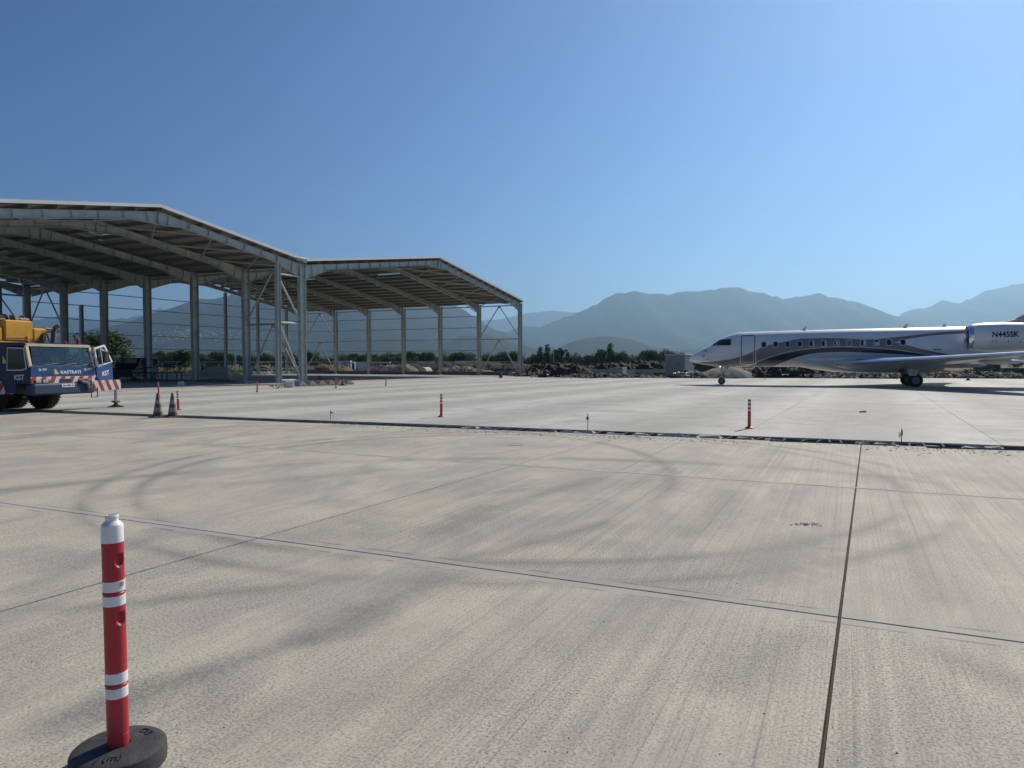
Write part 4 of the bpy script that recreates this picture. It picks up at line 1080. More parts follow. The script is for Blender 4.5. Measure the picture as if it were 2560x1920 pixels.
# engines
def engine(side):
    y0, z0 = side * 2.42, 3.30
    T = Matrix.Translation((15.5, y0, z0)) @ Matrix.Rotation(pi / 2, 4, 'Y') @ Matrix.Rotation(pi / 2, 4, 'Z')
    q = MB(); q.lathe([(.845, .26), (.90, .6), (.935, 1.2), (.94, 2.0), (.90, 3.0), (.80, 4.0), (.66, 4.9), (.60, 5.05), (.58, 5.0), (.60, 4.2)], 44, T, close=False); nac = ob('engine_nacelle', q, M['jetwhite'], JET)
    q = MB(); q.lathe([(.84, .262), (.80, .13), (.75, .03), (.71, 0), (.675, .02), (.655, .08), (.66, .3)], 44, T, close=False); ob('intake_lip', q, M['jetlead'], nac)
    q = MB(); q.lathe([(.66, .28), (.65, .75), (.2, .78), (.17, .55), (.09, .38), (0, .33)], 32, T, close=False); ob('fan', q, M['dark'], nac)
    for k in range(18):
        a = 2 * pi * k / 18; q = MB(); q.bar((0, 0, .19), (0, 0, .64), .13, .01, up=(.5, 1, 0)); ob('fan_blade', q, M['metal'], nac, loc=(16.2, y0, z0), rot=(a, 0, 0), fix=False)
    q = MB(); q.loft([[(16.6, side * 1.2, 3.40), (16.6, side * 1.2, 3.65), (16.6, side * 1.6, 3.65), (16.6, side * 1.6, 3.40)], [(17.2, side * 1.0, 3.30), (17.2, side * 1.0, 3.75), (17.2, side * 1.75, 3.75), (17.2, side * 1.75, 3.30)], [(20.2, side * .8, 3.34), (20.2, side * .8, 3.7), (20.2, side * 1.7, 3.7), (20.2, side * 1.7, 3.34)]], False); ob('engine_pylon', q, M['jetwhite'], JET)
    for s_, z_ in ((16.72, 3.02), (16.95, 3.01), (17.6, 2.98), (18.25, 2.96)):
        q = MB(); rr_ = .935; q.box((s_, y0 + side * rr_, z_ - .0), (.035, .02, .11)); ob('latch', q, M['dark'], nac)
    return nac
na = engine(-1); engine(1)
# registration wrapped on the nacelle
me = text_mesh('N445SK', .42, 0.0, .014)
xs = [v.co.x for v in me.vertices]; x0_, x1_ = min(xs), max(xs); sc_x = 1.46 / (x1_ - x0_)
for v in me.vertices:
    xx = 16.72 + (v.co.x - x0_) * sc_x; zz = 3.42 + v.co.y * 1.12
    rad_ = .944
    yy = -2.42 - sqrt(max(.1, rad_ ** 2 - (zz - 3.30) ** 2)) - .004
    v.co = (xx, yy, zz)
ob('registration_lettering', me, M['jetnavy'], na)
# fin and tailplane
q = MB()
finp = [(17.3, 4.12), (17.6, 4.30), (18.34, 4.42), (18.81, 4.57), (19.33, 4.88), (20.2, 5.6), (22.4, 7.55), (25.4, 7.6), (24.6, 4.0), (21, 3.8)]
rg = []
for wd_, sh in ((-.02, .0), (-.14, .12), (.14, .12), (.02, 0)):
    cs = 21.8; cz = 5.4
    rg.append([(cs + (a - cs) * (1 - sh * .35), wd_, cz + (c_ - cz) * (1 - sh * .1)) for a, c_ in finp])
q.loft(rg, False); fn_ = ob('tail_fin', q, mat('pale taupe fin paint', (.42, .385, .375), .35, 0, .05, 1, coat=.3), JET)
for side in (-1, 1):
    q = MB(); q.loft([[(22.6, 0, 7.6), (24.2, 0, 7.72), (25.6, 0, 7.6), (24.2, 0, 7.52)], [(24.9, side * 4.9, 7.45), (25.5, side * 4.9, 7.49), (26.0, side * 4.9, 7.45), (25.5, side * 4.9, 7.42)]]); ob('tailplane', q, M['jetwhite'], fn_)
# undercarriage
def wheel(parent, s_, y_, r_, wd_, hub):
    T = Matrix.Translation((s_, y_, r_)) @ Matrix.Rotation(pi / 2, 4, 'X')
    q = MB(); q.lathe([(r_ * .55, -wd_ / 2), (r_ * .82, -wd_ / 2), (r_ * .95, -wd_ * .38), (r_, -wd_ * .2), (r_, wd_ * .2), (r_ * .95, wd_ * .38), (r_ * .82, wd_ / 2), (r_ * .55, wd_ / 2)], 36, T, close=False); w_ = ob('wheel', q, M['tyre'], parent)
    for sg in (-1, 1):
        q = MB(); q.lathe([(r_ * .57, sg * wd_ * .47), (r_ * .52, sg * wd_ * .44), (r_ * .48, sg * wd_ * .30), (r_ * .30, sg * wd_ * .30), (r_ * .26, sg * wd_ * .42), (r_ * .12, sg * wd_ * .44), (0, sg * wd_ * .44)], 24, T); ob('rim', q, M['wheel'], w_)
        for k in range(10):
            a = 2 * pi * k / 10; q = MB(); q.box((s_ + r_ * .40 * cos(a), y_ - sg * wd_ * .31, r_ + r_ * .40 * sin(a)), (r_ * .10, .02, r_ * .10)); ob('rim_hole', q, M['dark'], w_)
ng = bpy.data.objects.new('nose_gear', None); C.objects.link(ng); ng.parent = JET
for y_ in (-.19, .19): wheel(ng, 0, y_, .255, .19, 1)
q = MB(); q.tube([(0, 0, .26), (.0, 0, .75)], .05, 10); q.tube([(0, 0, .7), (.02, 0, 1.45)], .085, 10); q.tube([(0, -.22, .255), (0, .22, .255)], .04, 8); ob('strut', q, M['metal'], ng, fix=False)
q = MB(); q.tube([(.05, 0, .75), (.55, 0, 1.45)], .035, 8); q.tube([(-.05, .1, .62), (-.32, .05, .60)], .02, 6); q.tube([(-.22, 0, .72), (.22, 0, .72)], .045, 8); q.tube([(0, 0, .5), (.18, 0, .6), (.05, 0, .72)], .022, 6); ob('drag_brace', q, M['dark'], ng, fix=False)
q = MB(); q.prism([(.14, 1.42), (.30, 1.40), (.52, .72), (.40, .70)], -.42, -.39, lambda a, c_, t_: (a, t_, c_)); q.prism([(.14, 1.42), (.30, 1.40), (.52, .72), (.40, .70)], .39, .42, lambda a, c_, t_: (a, t_, c_)); ob('gear_door', q, M['jetwhite'], ng)
q = MB(); q.bar((.3, -.2, .22), (.52, -.2, .3), .03, .02); ob('tow_lug', q, M['metal'], ng, fix=False)
for side in (-1, 1):
    mg = bpy.data.objects.new('main_gear', None); C.objects.link(mg); mg.parent = JET
    for y_ in (1.12, 1.62): wheel(mg, 12.75, side * y_, .445, .30, 1)
    q = MB(); q.tube([(12.75, side * 1.37, .42), (12.6, side * 1.37, 1.45)], .09, 12); q.tube([(12.75, side * 1.05, .445), (12.75, side * 1.7, .445)], .06, 8); q.tube([(12.3, side * 1.3, .95), (12.7, side * 1.35, .55)], .05, 8); ob('strut', q, M['metal'], mg, fix=False)
    q = MB(); q.prism([(12.12, 1.52), (12.95, 1.52), (12.80, .78), (12.35, .74)], side * 1.80 - .02, side * 1.80 + .02, lambda a, c_, t_: (a, t_, c_)); ob('gear_door', q, M['jetsilver'], mg)
    q = MB(); q.tube([(11.95, side * 1.3, 1.4), (11.95, side * 1.3, .62)], .02, 6); q.tube([(12.05, side * 1.4, 1.4), (12.06, side * 1.4, .52)], .02, 6); q.box((11.9, side * 1.4, 1.2), (.3, .2, .36)); ob('hose_bracket', q, M['dark'], mg, fix=False)
# ================================================================== MOBILE CRANE
M['crblue'] = mat('royal blue truck paint', (.008, .066, .215), .38, 0, .12, 2.5, coat=.3, dirt=((.10, .14, .2), .3))
M['crblueshade'] = mat('shaded blue truck paint', (.006, .014, .055), .45, 0, .15, 2.5, dirt=((.03, .033, .045), .35))  # same blue as the cab front, with shade worked into the colour
M['crbump'] = mat('dusty blue bumper', (.016, .04, .10), .6, 0, .2, 3, dirt=((.06, .065, .08), .4))
M['cryellow'] = mat('crane yellow paint', (.64, .33, .025), .45, 0, .12, 2, dirt=((.35, .2, .05), .35))
M['cream'] = mat('cream cab trim', (.58, .48, .32), .5, 0, .1, 3)
M['amber'] = mat('amber beacon lens', (.75, .20, .02), .3, 0, .1, 6)
M['logo'] = mat('yellow emblem film', (.62, .55, .08), .5, 0, .05, 5)
M['rope'] = mat('wire rope', (.16, .12, .09), .7, .3, .3, 10)
def stripes(name, ang, per, ax=1):
    t = NT(name); tc = t.n('ShaderNodeTexCoord'); sep = t.n('ShaderNodeSeparateXYZ'); t.l(tc.outputs['Object'], sep.inputs[0])
    u = t.math('ADD', t.math('MULTIPLY', sep.outputs[ax], cos(ang)), t.math('MULTIPLY', sep.outputs[2], sin(ang)))
    f = t.math('GREATER_THAN', t.math('FRACT', t.math('DIVIDE', u, per)), .5)
    nz = t.noise(tc.outputs['Object'], 5, 5, .7)
    c = t.mix(f, (.66, .63, .60), (.34, .035, .03)); c = t.mix(t.ramp(nz, [(.5, 0), (.75, .45)]), c, (.22, .16, .13))
    t.bsdf(c, .55); return t.m
M['strfront'] = stripes('red white hazard stripes leaning right', radians(-28), .32)
M['strarm'] = stripes('red white hazard stripes leaning left', radians(26), .30)
M['strside'] = stripes('red white hazard stripes on the side', radians(-35), .34, 0)
CR = thing('mobile_crane', 'blue cabbed mobile crane truck with yellow superstructure at left edge', 'crane', (-15.07, 24.0, 0), radians(-15))
def cb(name, c, d, m_, par=CR, bev=.03, rot=(0, 0, 0)):
    q = MB(); q.bbox((0, 0, 0), d, bev); return ob(name, q, M[m_], par, loc=c, rot=rot)
# cab: lower body, roof, rear wall, pillars and side panels round a hollow inside
cab = MB()
cab.prism([(.0, .95), (.0, 1.50), (-1.75, 1.50), (-1.75, .62), (-.62, .62), (-.55, .95)], -1.25, 1.25, lambda a, b_, t_: (a, t_, b_)); cabo = ob('cab', cab, M['crblueshade'], CR)
q = MB(); q.prism([(-.13, 2.15), (-.17, 2.24), (-.28, 2.28), (-1.75, 2.29), (-1.75, 2.19), (-.2, 2.15)], -1.24, 1.24, lambda a, b_, t_: (a, t_, b_)); ob('roof', q, M['crblueshade'], cabo)
q = MB(); q.bar((-.15, -1.22, 2.19), (-.15, 1.22, 2.19), .05, .075); ob('roof_trim', q, M['cream'], cabo)
cb('rear_wall', (-1.72, 0, 1.85), (.06, 2.46, .70), 'crblueshade', cabo, .01)
for y_ in (-1.21, 1.21):
    q = MB(); q.bar((-.01, y_, 1.48), (-.17, y_, 2.18), .09, .07, up=(1, 0, 0)); ob('pillar', q, M['cream'], cabo)
cb('side_panel', (-1.33, -1.22, 1.84), (.84, .05, .72), 'crblueshade', cabo, .01)
cb('side_panel', (-1.45, 1.22, 1.84), (.60, .05, .72), 'crblueshade', cabo, .01)
q = MB(); q.prism([(-.09, 1.42), (-.20, 2.10), (-.88, 2.12), (-.92, 1.36), (-.3, 1.36)], -1.262, -1.254, lambda a, b_, t_: (a, t_, b_)); sw = ob('side_window', q, M['blind'], cabo)
q = MB(); q.prism([(-.14, 1.44), (-.23, 2.06), (-.85, 2.08), (-.88, 1.40), (-.32, 1.40)], -1.268, -1.263, lambda a, b_, t_: (a, t_, b_)); ob('pane', q, M['glass'], sw)
# inside the cab
cb('dashboard', (-.30, 0, 1.53), (.40, 2.3, .10), 'panelgrey', cabo, .03)
cb('seat', (-1.15, -.55, 1.72), (.25, .55, .62), 'dark', cabo, .08); cb('seat', (-1.15, .55, 1.72), (.25, .55, .62), 'dark', cabo, .08)
q = MB(); q.tube([(-.55 + .08 * sin(a), -.55 + .22 * cos(a), 1.68 + .16 * sin(a)) for a in [k * pi / 8 for k in range(17)]], .014, 6); ob('steering_wheel', q, M['dark'], cabo)
cb('front_panel', (.012, 0, 1.345), (.03, 2.46, .36), 'crblue', cabo, .012)
cb('stripe_panel', (.02, 0, 1.05), (.05, 2.48, .22), 'strfront', cabo, .01)
for y_ in (-.85, .82):
    hl = cb('headlight', (.045, y_, 1.01), (.03, .56, .12), 'dark', cabo, .01)
    for dy in (-.14, .12): cb('lens', (.02, dy, 0), (.02, .20, .09), 'metal', hl, .01)
cb('centre_recess', (.045, .03, 1.02), (.02, .45, .13), 'dark', cabo, .01)
bump = cb('bumper', (-.06, 0, .755), (.34, 2.44, .39), 'crbump', CR, .06)
q = MB(); q.bbox((0, 0, 0), (.012, .50, .11), .005); ob('plate_backing', q, M['white'], bump, loc=(.18, .07, .10))
me = text_mesh('AA 985 AI', .095, .001, .002); o = ob('plate_lettering', me, M['dark'], bump, loc=(.188, .07, .10), rot=(pi / 2, 0, pi / 2))
# windscreen and its cream frame
def rake(z): return -(z - 1.52) * (.16 / .65)
ws = MB(); ws.add([(rake(1.56) + .012, -1.13, 1.56), (rake(1.56) + .012, 1.13, 1.56), (rake(2.13) + .012, 1.08, 2.13), (rake(2.13) + .012, -1.08, 2.13)], [(0, 1, 2, 3)])
t = NT('tinted windscreen'); g_ = t.n('ShaderNodeBsdfGlossy'); g_.inputs['Roughness'].default_value = .03; g_.inputs['Color'].default_value = (.9, .95, .95, 1)
tr = t.n('ShaderNodeBsdfTransparent'); tr.inputs[0].default_value = (.45, .52, .50, 1); fr = t.n('ShaderNodeFresnel'); fr.inputs[0].default_value = 1.5; mx = t.n('ShaderNodeMixShader')
t.l(t.math('ADD', fr.outputs[0], .06), mx.inputs[0]); t.l(tr.outputs[0], mx.inputs[1]); t.l(g_.outputs[0], mx.inputs[2]); t.l(mx.outputs[0], t.out.inputs[0]); M['wsglass'] = t.m
ob('windscreen', ws, M['wsglass'], cabo, fix=False)

q = MB()
vv = [(-.55, .05, 1.55), (-.42, .36, 1.56), (-.50, .34, 1.66), (-.52, .20, 1.72), (-.56, .10, 1.68), (-.66, .08, 1.85), (-.68, .34, 1.84), (-.62, .2, 1.6)]
q.add(vv, [(0, 1, 2, 3), (0, 3, 4), (4, 3, 6, 5), (3, 2, 6), (0, 7, 1)]); tag(ob('safety_vest', q, M['vest'], loc=CR.location, rot=CR.rotation_euler, fix=False), 'lime safety vest lying behind the crane windscreen', 'vest')
for y_ in (-1.0, -.25, .45):
    q = MB(); q.tube([(.03, y_, 1.47), (.035, y_ + .35, 1.55), (.02, y_ + .75, 1.60)], .012, 6); ob('wiper', q, M['dark'], cabo, fix=False)
for k in range(4):
    for y0_ in (-.80, .55): cb('vent_slot', (.029, y0_ + k * .11, 1.25), (.006, .025, .06), 'crblueshade', cabo, .002)
FR = (pi / 2, 0, pi / 2)
def fitw(me, wd_):
    xs_ = [v.co.x for v in me.vertices]; k = wd_ / (max(xs_) - min(xs_))
    for v in me.vertices: v.co.x *= k
me = text_mesh('KASTRATI', .150, .002, .004); fitw(me, .80); ob('lettering', me, M['white'], cabo, loc=(.031, .27, 1.30), rot=FR)
for y_ in (-.80, .96):
    me = text_mesh('KST', .085, .002, .003); fitw(me, .16); ob('lettering', me, M['white'], cabo, loc=(.031, y_ + .07, 1.395), rot=FR)
    q = MB(); q.prism([(-.07, 0), (0, .05), (.07, 0), (0, -.05), (-.035, 0), (0, -.022), (.035, 0), (0, .022)], 0, .004, lambda a, b_, t_: (t_, a, b_)); ob('emblem', q, M['white'], cabo, loc=(.029, y_ - .12, 1.385), fix=False)
q = MB(); q.prism([(-.10, .10), (-.04, .03), (-.02, .11), (.01, .03), (.07, -.02), (.10, -.09), (-.06, -.09), (-.07, -.02)], 0, .004, lambda a, b_, t_: (t_, a, b_)); ob('emblem', q, M['logo'], cabo, loc=(.029, -.30, 1.33))
me = text_mesh('KST', .24, .002, .003); ob('lettering', me, M['white'], cabo, loc=(-.42, -1.254, 1.14), rot=(pi / 2, 0, 0))
q = MB(); q.prism([(-.06, .12), (0, .04), (.06, -.03), (.08, -.12), (-.07, -.12)], 0, .004, lambda a, b_, t_: (a, -t_, b_)); ob('emblem', q, M['logo'], cabo, loc=(-1.02, -1.25, 1.72))
# beacons on the roof, open door with mirror
for y_, m_ in ((-.95, 'amber'), (1.0, 'red')):
    q = MB(); q.lathe([(.07, 0), (.07, .06), (.055, .06), (.055, .17), (.03, .20), (0, .20)], 14); ob('beacon', q, M[m_], cabo, loc=(-.42, y_, 2.28))
q = MB(); q.lathe([(.06, 0), (.06, .05), (.0, .09)], 12); ob('roof_vent', q, M['red'], cabo, loc=(-.5, .55, 2.28))
dr_ = bpy.data.objects.new('door', None); C.objects.link(dr_); dr_.parent = CR; dr_.location = (.02, 1.27, 0); dr_.rotation_euler = (0, 0, radians(9))
q = MB(); fnd = lambda a, b_, t_: (t_, a, b_)
q.prism([(.02, 1.46), (.90, 1.66), (.93, .98), (.50, .92), (.10, 1.05)], -.025, .025, fnd); ob('door_skin', q, M['crblue'], dr_)
q = MB(); wf_ = [(-.06, 2.14), (.50, 2.27), (.92, 1.66), (.10, 1.46)]; wi_ = [(.0, 2.10), (.46, 2.20), (.85, 1.66), (.14, 1.53)]
q = MB(); vs_ = [fnd(a, b_, t_) for t_ in (-.03, .03) for a, b_ in wf_ + wi_]
q.add(vs_, [f for i in range(4) for j in [(i + 1) % 4] for f in ((i, j, 4 + j, 4 + i), (8 + i, 8 + j, 12 + j, 12 + i), (i, j, 8 + j, 8 + i), (4 + i, 4 + j, 12 + j, 12 + i))]); ob('window_frame', q, M['white'], dr_)
q = MB(); q.bar((0, .27, 2.17), (0, .40, 1.58), .02, .03, up=(1, 0, 0)); ob('window_bar', q, M['white'], dr_)
q = MB(); q.prism(wi_, -.006, .006, fnd); ob('pane', q, M['wsglass'], dr_)
me = text_mesh('KST', .22, .002, .005); ob('lettering', me, M['white'], dr_, loc=(.028, .52, 1.24), rot=(pi / 2, radians(-10), pi / 2))
q = MB(); q.bbox((.22, .30, 1.84), (.08, .26, .40), .05); mi_ = ob('mirror', q, M['dark'], dr_)
q = MB(); q.tube([(.0, .02, 2.1), (.14, .14, 2.12), (.2, .24, 2.02)], .014, 6); q.tube([(0, .12, 1.5), (.14, .2, 1.54), (.2, .28, 1.66)], .014, 6); ob('mirror_arm', q, M['metal'], mi_, fix=False)
cb('door_handle', (.03, .80, 1.50), (.02, .08, .03), 'dark', dr_, .005)
# chassis, mudguard, wheels
cb('chassis', (-4.6, 0, .98), (7.6, 1.5, .42), 'crblueshade', CR, .04); cb('deck', (-5.4, 0, 1.45), (7.0, 2.46, .16), 'crblueshade', CR, .03)
q = MB(); q.prism([(-.62, .62), (-1.0, .66), (-1.1, 1.02), (-1.75, 1.02), (-1.75, .60), (-1.15, .60)], -1.262, -1.252, lambda a, b_, t_: (a, t_, b_)); ob('side_stripes', q, M['strside'], CR)
def cwheel(x_, y_):
    T = Matrix.Translation((x_, y_, .60)) @ Matrix.Rotation(pi / 2, 4, 'X'); w_ = .42
    q = MB(); q.lathe([(.30, -w_ / 2), (.50, -w_ / 2), (.575, -w_ * .42), (.60, -w_ * .30), (.60, w_ * .30), (.575, w_ * .42), (.50, w_ / 2), (.30, w_ / 2)], 40, T, close=False); o = ob('wheel', q, M['tyre'], CR)
    for k in range(40):
        a = 2 * pi * k / 40
        for sg in (-1, 1):
            pass
    q = MB(); q.lathe([(.31, -w_ * .46), (.28, -w_ * .2), (.12, -w_ * .2), (.10, -w_ * .4), (0, -w_ * .4), (0, w_ * .4), (.10, w_ * .4), (.12, w_ * .2), (.28, w_ * .2), (.31, w_ * .46)], 24, T); ob('rim', q, M['crbump'], o)
    q = MB()
    for k in range(36):
        a = 2 * pi * k / 36
        for sg in (-1, 1): q.box((x_ + .604 * cos(a), y_ + sg * .09, .60 + .604 * sin(a)), (.05, .15, .05), None)
    ob('tread', q, M['tyre'], o)
for x_ in (-1.95, -3.3, -5.6, -7.0):
    for y_ in (-.98, .98): cwheel(x_, y_)
# front outrigger beam with hazard stripes, jack leg and foot pad
orr = bpy.data.objects.new('outrigger', None); C.objects.link(orr); orr.parent = CR
q = MB(); q.prism([(.55, .62), (1.10, 1.00), (2.42, 1.00), (2.42, .66), (1.62, .62), (.60, .60)], -.16, .0, lambda a, b_, t_: (t_, a, b_)); ob('beam', q, M['strarm'], orr, loc=(.02, 0, 0))
q = MB(); q.tube([(-.06, 2.26, .70), (-.06, 2.26, .10)], .055, 12); ob('jack_leg', q, M['metal'], orr, fix=False)
q = MB(); q.lathe([(.26, 0), (.27, .02), (.16, .05), (.07, .10), (.06, .16)], 24, Matrix.Translation((-.06, 2.26, 0))); ob('foot_pad', q, M['dark'], orr)
cb('pad_clamp', (-.06, 2.26, .2), (.16, .28, .06), 'dark', orr, .02)
q = MB(); q.tube([(.16, .92, .78), (.26, .86, .72), (.27, .86, .42), (.27, 1.12, .42), (.26, 1.12, .76)], .018, 8); ob('step_loop', q, M['dark'], CR, fix=False)
q = MB(); q.tube([(.10, .52, 1.03), (.14, .78, 1.06), (.16, .95, 1.02), (.17, .98, .84), (.15, .92, .70)], .035, 8); q.tube([(.12, .58, 1.0), (.16, .80, .92), (.17, .86, .72)], .05, 8); ob('winch_rope', q, M['wood'], CR, fix=False)
# yellow superstructure
sp = bpy.data.objects.new('superstructure', None); C.objects.link(sp); sp.parent = CR; sp.location = (-2.0, 0, 0)
cb('turret', (-1.35, 0, 1.95), (2.7, 2.4, .85), 'cryellow', sp, .05)
cb('engine_housing', (-1.2, .14, 2.72), (2.4, 1.06, .72), 'cryellow', sp, .04); cb('side_housing', (-1.1, .94, 2.60), (2.2, .54, .48), 'cryellow', sp, .04); cb('side_housing', (-1.1, -.82, 2.58), (2.2, .70, .46), 'cryellow', sp, .04)
q = MB(); q.prism([(.02, -.24), (.20, -.24), (.21, .14), (.13, .05), (.05, -.10)], 0, .005, lambda a, b_, t_: (t_, a, b_)); ob('black_chevron', q, M['dark'], sp, loc=(.004, .84, 2.58))
for z_ in (2.40, 2.46): cb('trim_strip', (.004, .3, z_), (.012, 1.6, .018), 'dark', sp, .003)
for y_, r_ in ((-.22, .22), (.42, .20)):
    q = MB(); q.lathe([(r_ * .6, -.2), (r_, -.2), (r_, -.17), (r_ * .75, -.17), (r_ * .75, .17), (r_, .17), (r_, .2), (r_ * .6, .2)], 24, Matrix.Translation((-.45, y_, 3.08)) @ Matrix.Rotation(pi / 2, 4, 'X')); dm = ob('rope_drum', q, M['rope'], sp)
q = MB(); q.tube([(-.2 + .0 * k, .35 + .05 * k, 3.12 + .03 * (k % 2)) for k in range(7)], .05, 6); ob('rope_coil', q, M['palewood'], sp, fix=False)
q = MB(); q.tube([(.15, 1.32, 2.30), (.15, 1.34, 2.72), (.17, 1.42, 2.90), (.2, 1.50, 2.94)], .085, 12); ob('exhaust_stack', q, M['rope'], sp, fix=False)
q = MB(); q.tube([(-.3, 1.35, 2.86), (-.3, 1.95, 2.86)], .04, 8); ob('handrail', q, M['dark'], sp, fix=False)
cb('boom', (-5.2, -.25, 2.7), (7.0, .75, .7), 'cryellow', sp, .05)
q = MB(); q.tube([(-.3, -1.2, 2.75), (-.3, -1.2, 3.2), (-.3, .1, 3.2)], .02, 6); ob('guard_rail', q, M['dark'], sp, fix=False)
cb('counterweight', (-3.2, 0, 2.2), (.9, 2.4, .8), 'cryellow', sp, .05)
# ================================================================== BACKGROUND: soil, spoil, small buildings, vehicles
GZ = -.35                                                   # level of the open ground
def heap(name, label, cat, px, wpx, ytop, Y, m_, depth=None, seed=0, group=None, ragged=.35, flat=1.4):
    c = at(px, 930, Y); W = wpx / FPX * Y; H = max(.3, CAMH + (HORIZ - ytop) / FPX * Y - GZ); D = depth or max(W * .6, H * 2.2)
    b = MB(); nx, ny = max(18, min(110, int(W / .25))), 22
    vs_ = []
    for j in range(ny + 1):
        for i in range(nx + 1):
            u, v = i / nx * 2 - 1, j / ny * 2 - 1
            r = max(0, 1 - abs(u) ** 2.4) ** .8 * max(0, 1 - abs(v) ** 2) ** .9
            n1 = mnoise.fractal(Vector((u * W / 3 + seed, v * D / 3, seed)), .9, 2.1, 6); n2 = mnoise.noise(Vector((u * W * 1.3, v * D * 1.3 + seed, seed)))
            z = H * (r ** (1 / flat)) * (1 + ragged * .7 * n1) + (.22 if ragged > .3 else .08) * n2 * min(1, r * 3) + (.14 * mnoise.noise(Vector((u * W * 3.1, v * D * 3.1, seed))) * min(1, r * 3) if ragged > .3 else 0)
            vs_.append((u * W / 2, v * D / 2, max(-.05, z if r > 0 else -.05)))
    b.add(vs_, [(j * (nx + 1) + i, j * (nx + 1) + i + 1, (j + 1) * (nx + 1) + i + 1, (j + 1) * (nx + 1) + i) for j in range(ny) for i in range(nx)], ragged < .5)
    return tag(ob(name, b, m_, loc=(c.x, Y, GZ), fix=False), label, cat, group)
HS = 'heaps beyond the apron'
heap('soil_heap', 'dark ragged soil bank right of the far hangar column', 'soil heap', 1395, 190, 908, 92, M['soil'], 6, 1.0, HS, .5)
heap('soil_heap', 'long low dark soil bank behind the concrete culvert box', 'soil heap', 1600, 330, 906, 118, M['soil'], 8, 2.0, HS, .5)
heap('soil_heap', 'long dark soil bank behind the right side of the far hangar', 'soil heap', 1150, 520, 907, 165, M['soil'], 10, 3.0, HS, .4)
heap('soil_heap', 'dark soil bank under the nose of the jet', 'soil heap', 1975, 250, 912, 90, M['soil'], 6, 4.0, HS, .5)
heap('soil_heap', 'reddish brown soil bank seen left inside the far hangar', 'soil heap', 815, 150, 913, 120, mat('reddish soil', (.12, .07, .045), .95, 0, .4, .6, bump=1, bscale=4), 7, 5.0, HS, .4)
heap('gravel_heap', 'grey gravel heap seen in the middle of the far hangar', 'gravel heap', 998, 120, 910.5, 112, M['gravel'], 7, 6.0, HS, .25, 1.0)
heap('gravel_heap', 'tan gravel heap with two humps right of the concrete pipe', 'gravel heap', 1150, 130, 917, 112, M['gravel'], 6, 7.0, HS, .4)
heap('gravel_heap', 'small tan heap at the braced bay of the far hangar', 'gravel heap', 1205, 80, 924, 106, M['gravel'], 5, 8.0, HS, .3)
heap('gravel_heap', 'pale conical gravel heap behind the hangars seen between columns', 'gravel heap', 652, 64, 914, 103, M['gravel'], 6, 9.0, HS, .2, 1.0)
heap('rubble_heap', 'low pale rubble spread under the belly of the jet', 'rubble heap', 2150, 230, 926, 86, M['rubble'], 5, 10.0, HS, .6)
heap('rubble_heap', 'low brown rubble spread right of the main wheels', 'rubble heap', 2440, 330, 929, 86, M['rubble'], 5, 11.0, HS, .6)
heap('rubble_heap', 'pale crumpled rubble and sheeting before the site cabin', 'rubble heap', 1725, 80, 927, 84, M['rubble'], 3, 12.0, HS, .6)
heap('spoil_ramp', 'smooth grey green spoil ramp behind the nose wheel', 'spoil heap', 1815, 170, 919, 90, M['tarp'], 6, 13.0, HS, .15, .8)
heap('rubble_heap', 'rough earth strip along the apron edge left of the cabin', 'rubble heap', 1520, 330, 936, 82, M['rubble'], 4, 14.0, HS, .6)
heap('rubble_heap', 'earth and stones heaped at the far column foot', 'rubble heap', 1325, 90, 925, 88, M['rubble'], 4, 15.0, HS, .6)
# loose stones and scraps on the spoil
b = MB(); rr = random.Random(21)
for k in range(420):
    px = rr.choice((rr.uniform(1690, 1780), rr.uniform(2000, 2560), rr.uniform(2060, 2260), rr.uniform(1320, 1660)))
    Y = rr.uniform(80.5, 87); p = at(px, 940, Y); s_ = rr.uniform(.08, .28) * (1.6 if rr.random() < .06 else 1)
    z = GZ + rr.uniform(.3, .75) if px > 1690 else GZ + rr.uniform(.1, .5)
    ax = [Vector((rr.uniform(-1, 1), rr.uniform(-1, 1), rr.uniform(-1, 1))).normalized() * s_ * rr.uniform(.6, 1.4) for _ in range(3)]
    c = Vector((p.x, Y, z))
    b.add([c + ax[0], c - ax[0], c + ax[1], c - ax[1], c + ax[2], c - ax[2]], [(0, 2, 4), (2, 1, 4), (1, 3, 4), (3, 0, 4), (2, 0, 5), (1, 2, 5), (3, 1, 5), (0, 3, 5)])
tag(ob('loose_rubble', b, M['concpale'], fix=False), 'pale broken stones scattered over the spoil beyond the apron', 'rubble', kind='stuff')
# crumpled white sheeting by the cabin
def sheet(px, py, Y, w_, d_, h_, m_, label, seed):
    c = at(px, py, Y); q = MB(); n = 12; rs = random.Random(seed)
    vs_ = [((i / n - .5) * w_, (j / n - .5) * d_, h_ * (.35 + .65 * abs(mnoise.fractal(Vector((i * .45 + seed, j * .45, seed)), .8, 2, 4))) * (1 - abs(i / n - .5) * .9)) for j in range(n + 1) for i in range(n + 1)]
    q.add(vs_, [(j * (n + 1) + i, j * (n + 1) + i + 1, (j + 1) * (n + 1) + i + 1, (j + 1) * (n + 1) + i) for j in range(n) for i in range(n)])
    tag(ob('plastic_sheeting', q, M[m_], loc=(c.x, Y, max(GZ + .25, c.z - h_ * .5)), fix=False), label, 'sheeting', 'crumpled sheeting')
sheet(1735, 929, 81.5, 1.9, 1.5, .8, 'panelwhite', 'crumpled white plastic sheeting right of the site cabin', 3.1)
sheet(1699, 931, 81.0, 1.2, 1.2, .5, 'panelwhite', 'small crumpled white sheeting at the cabin foot', 5.7)
sheet(1712, 938, 80.2, .9, .7, .2, 'panelwhite', 'flat white scrap lying before the cabin', 1.9)
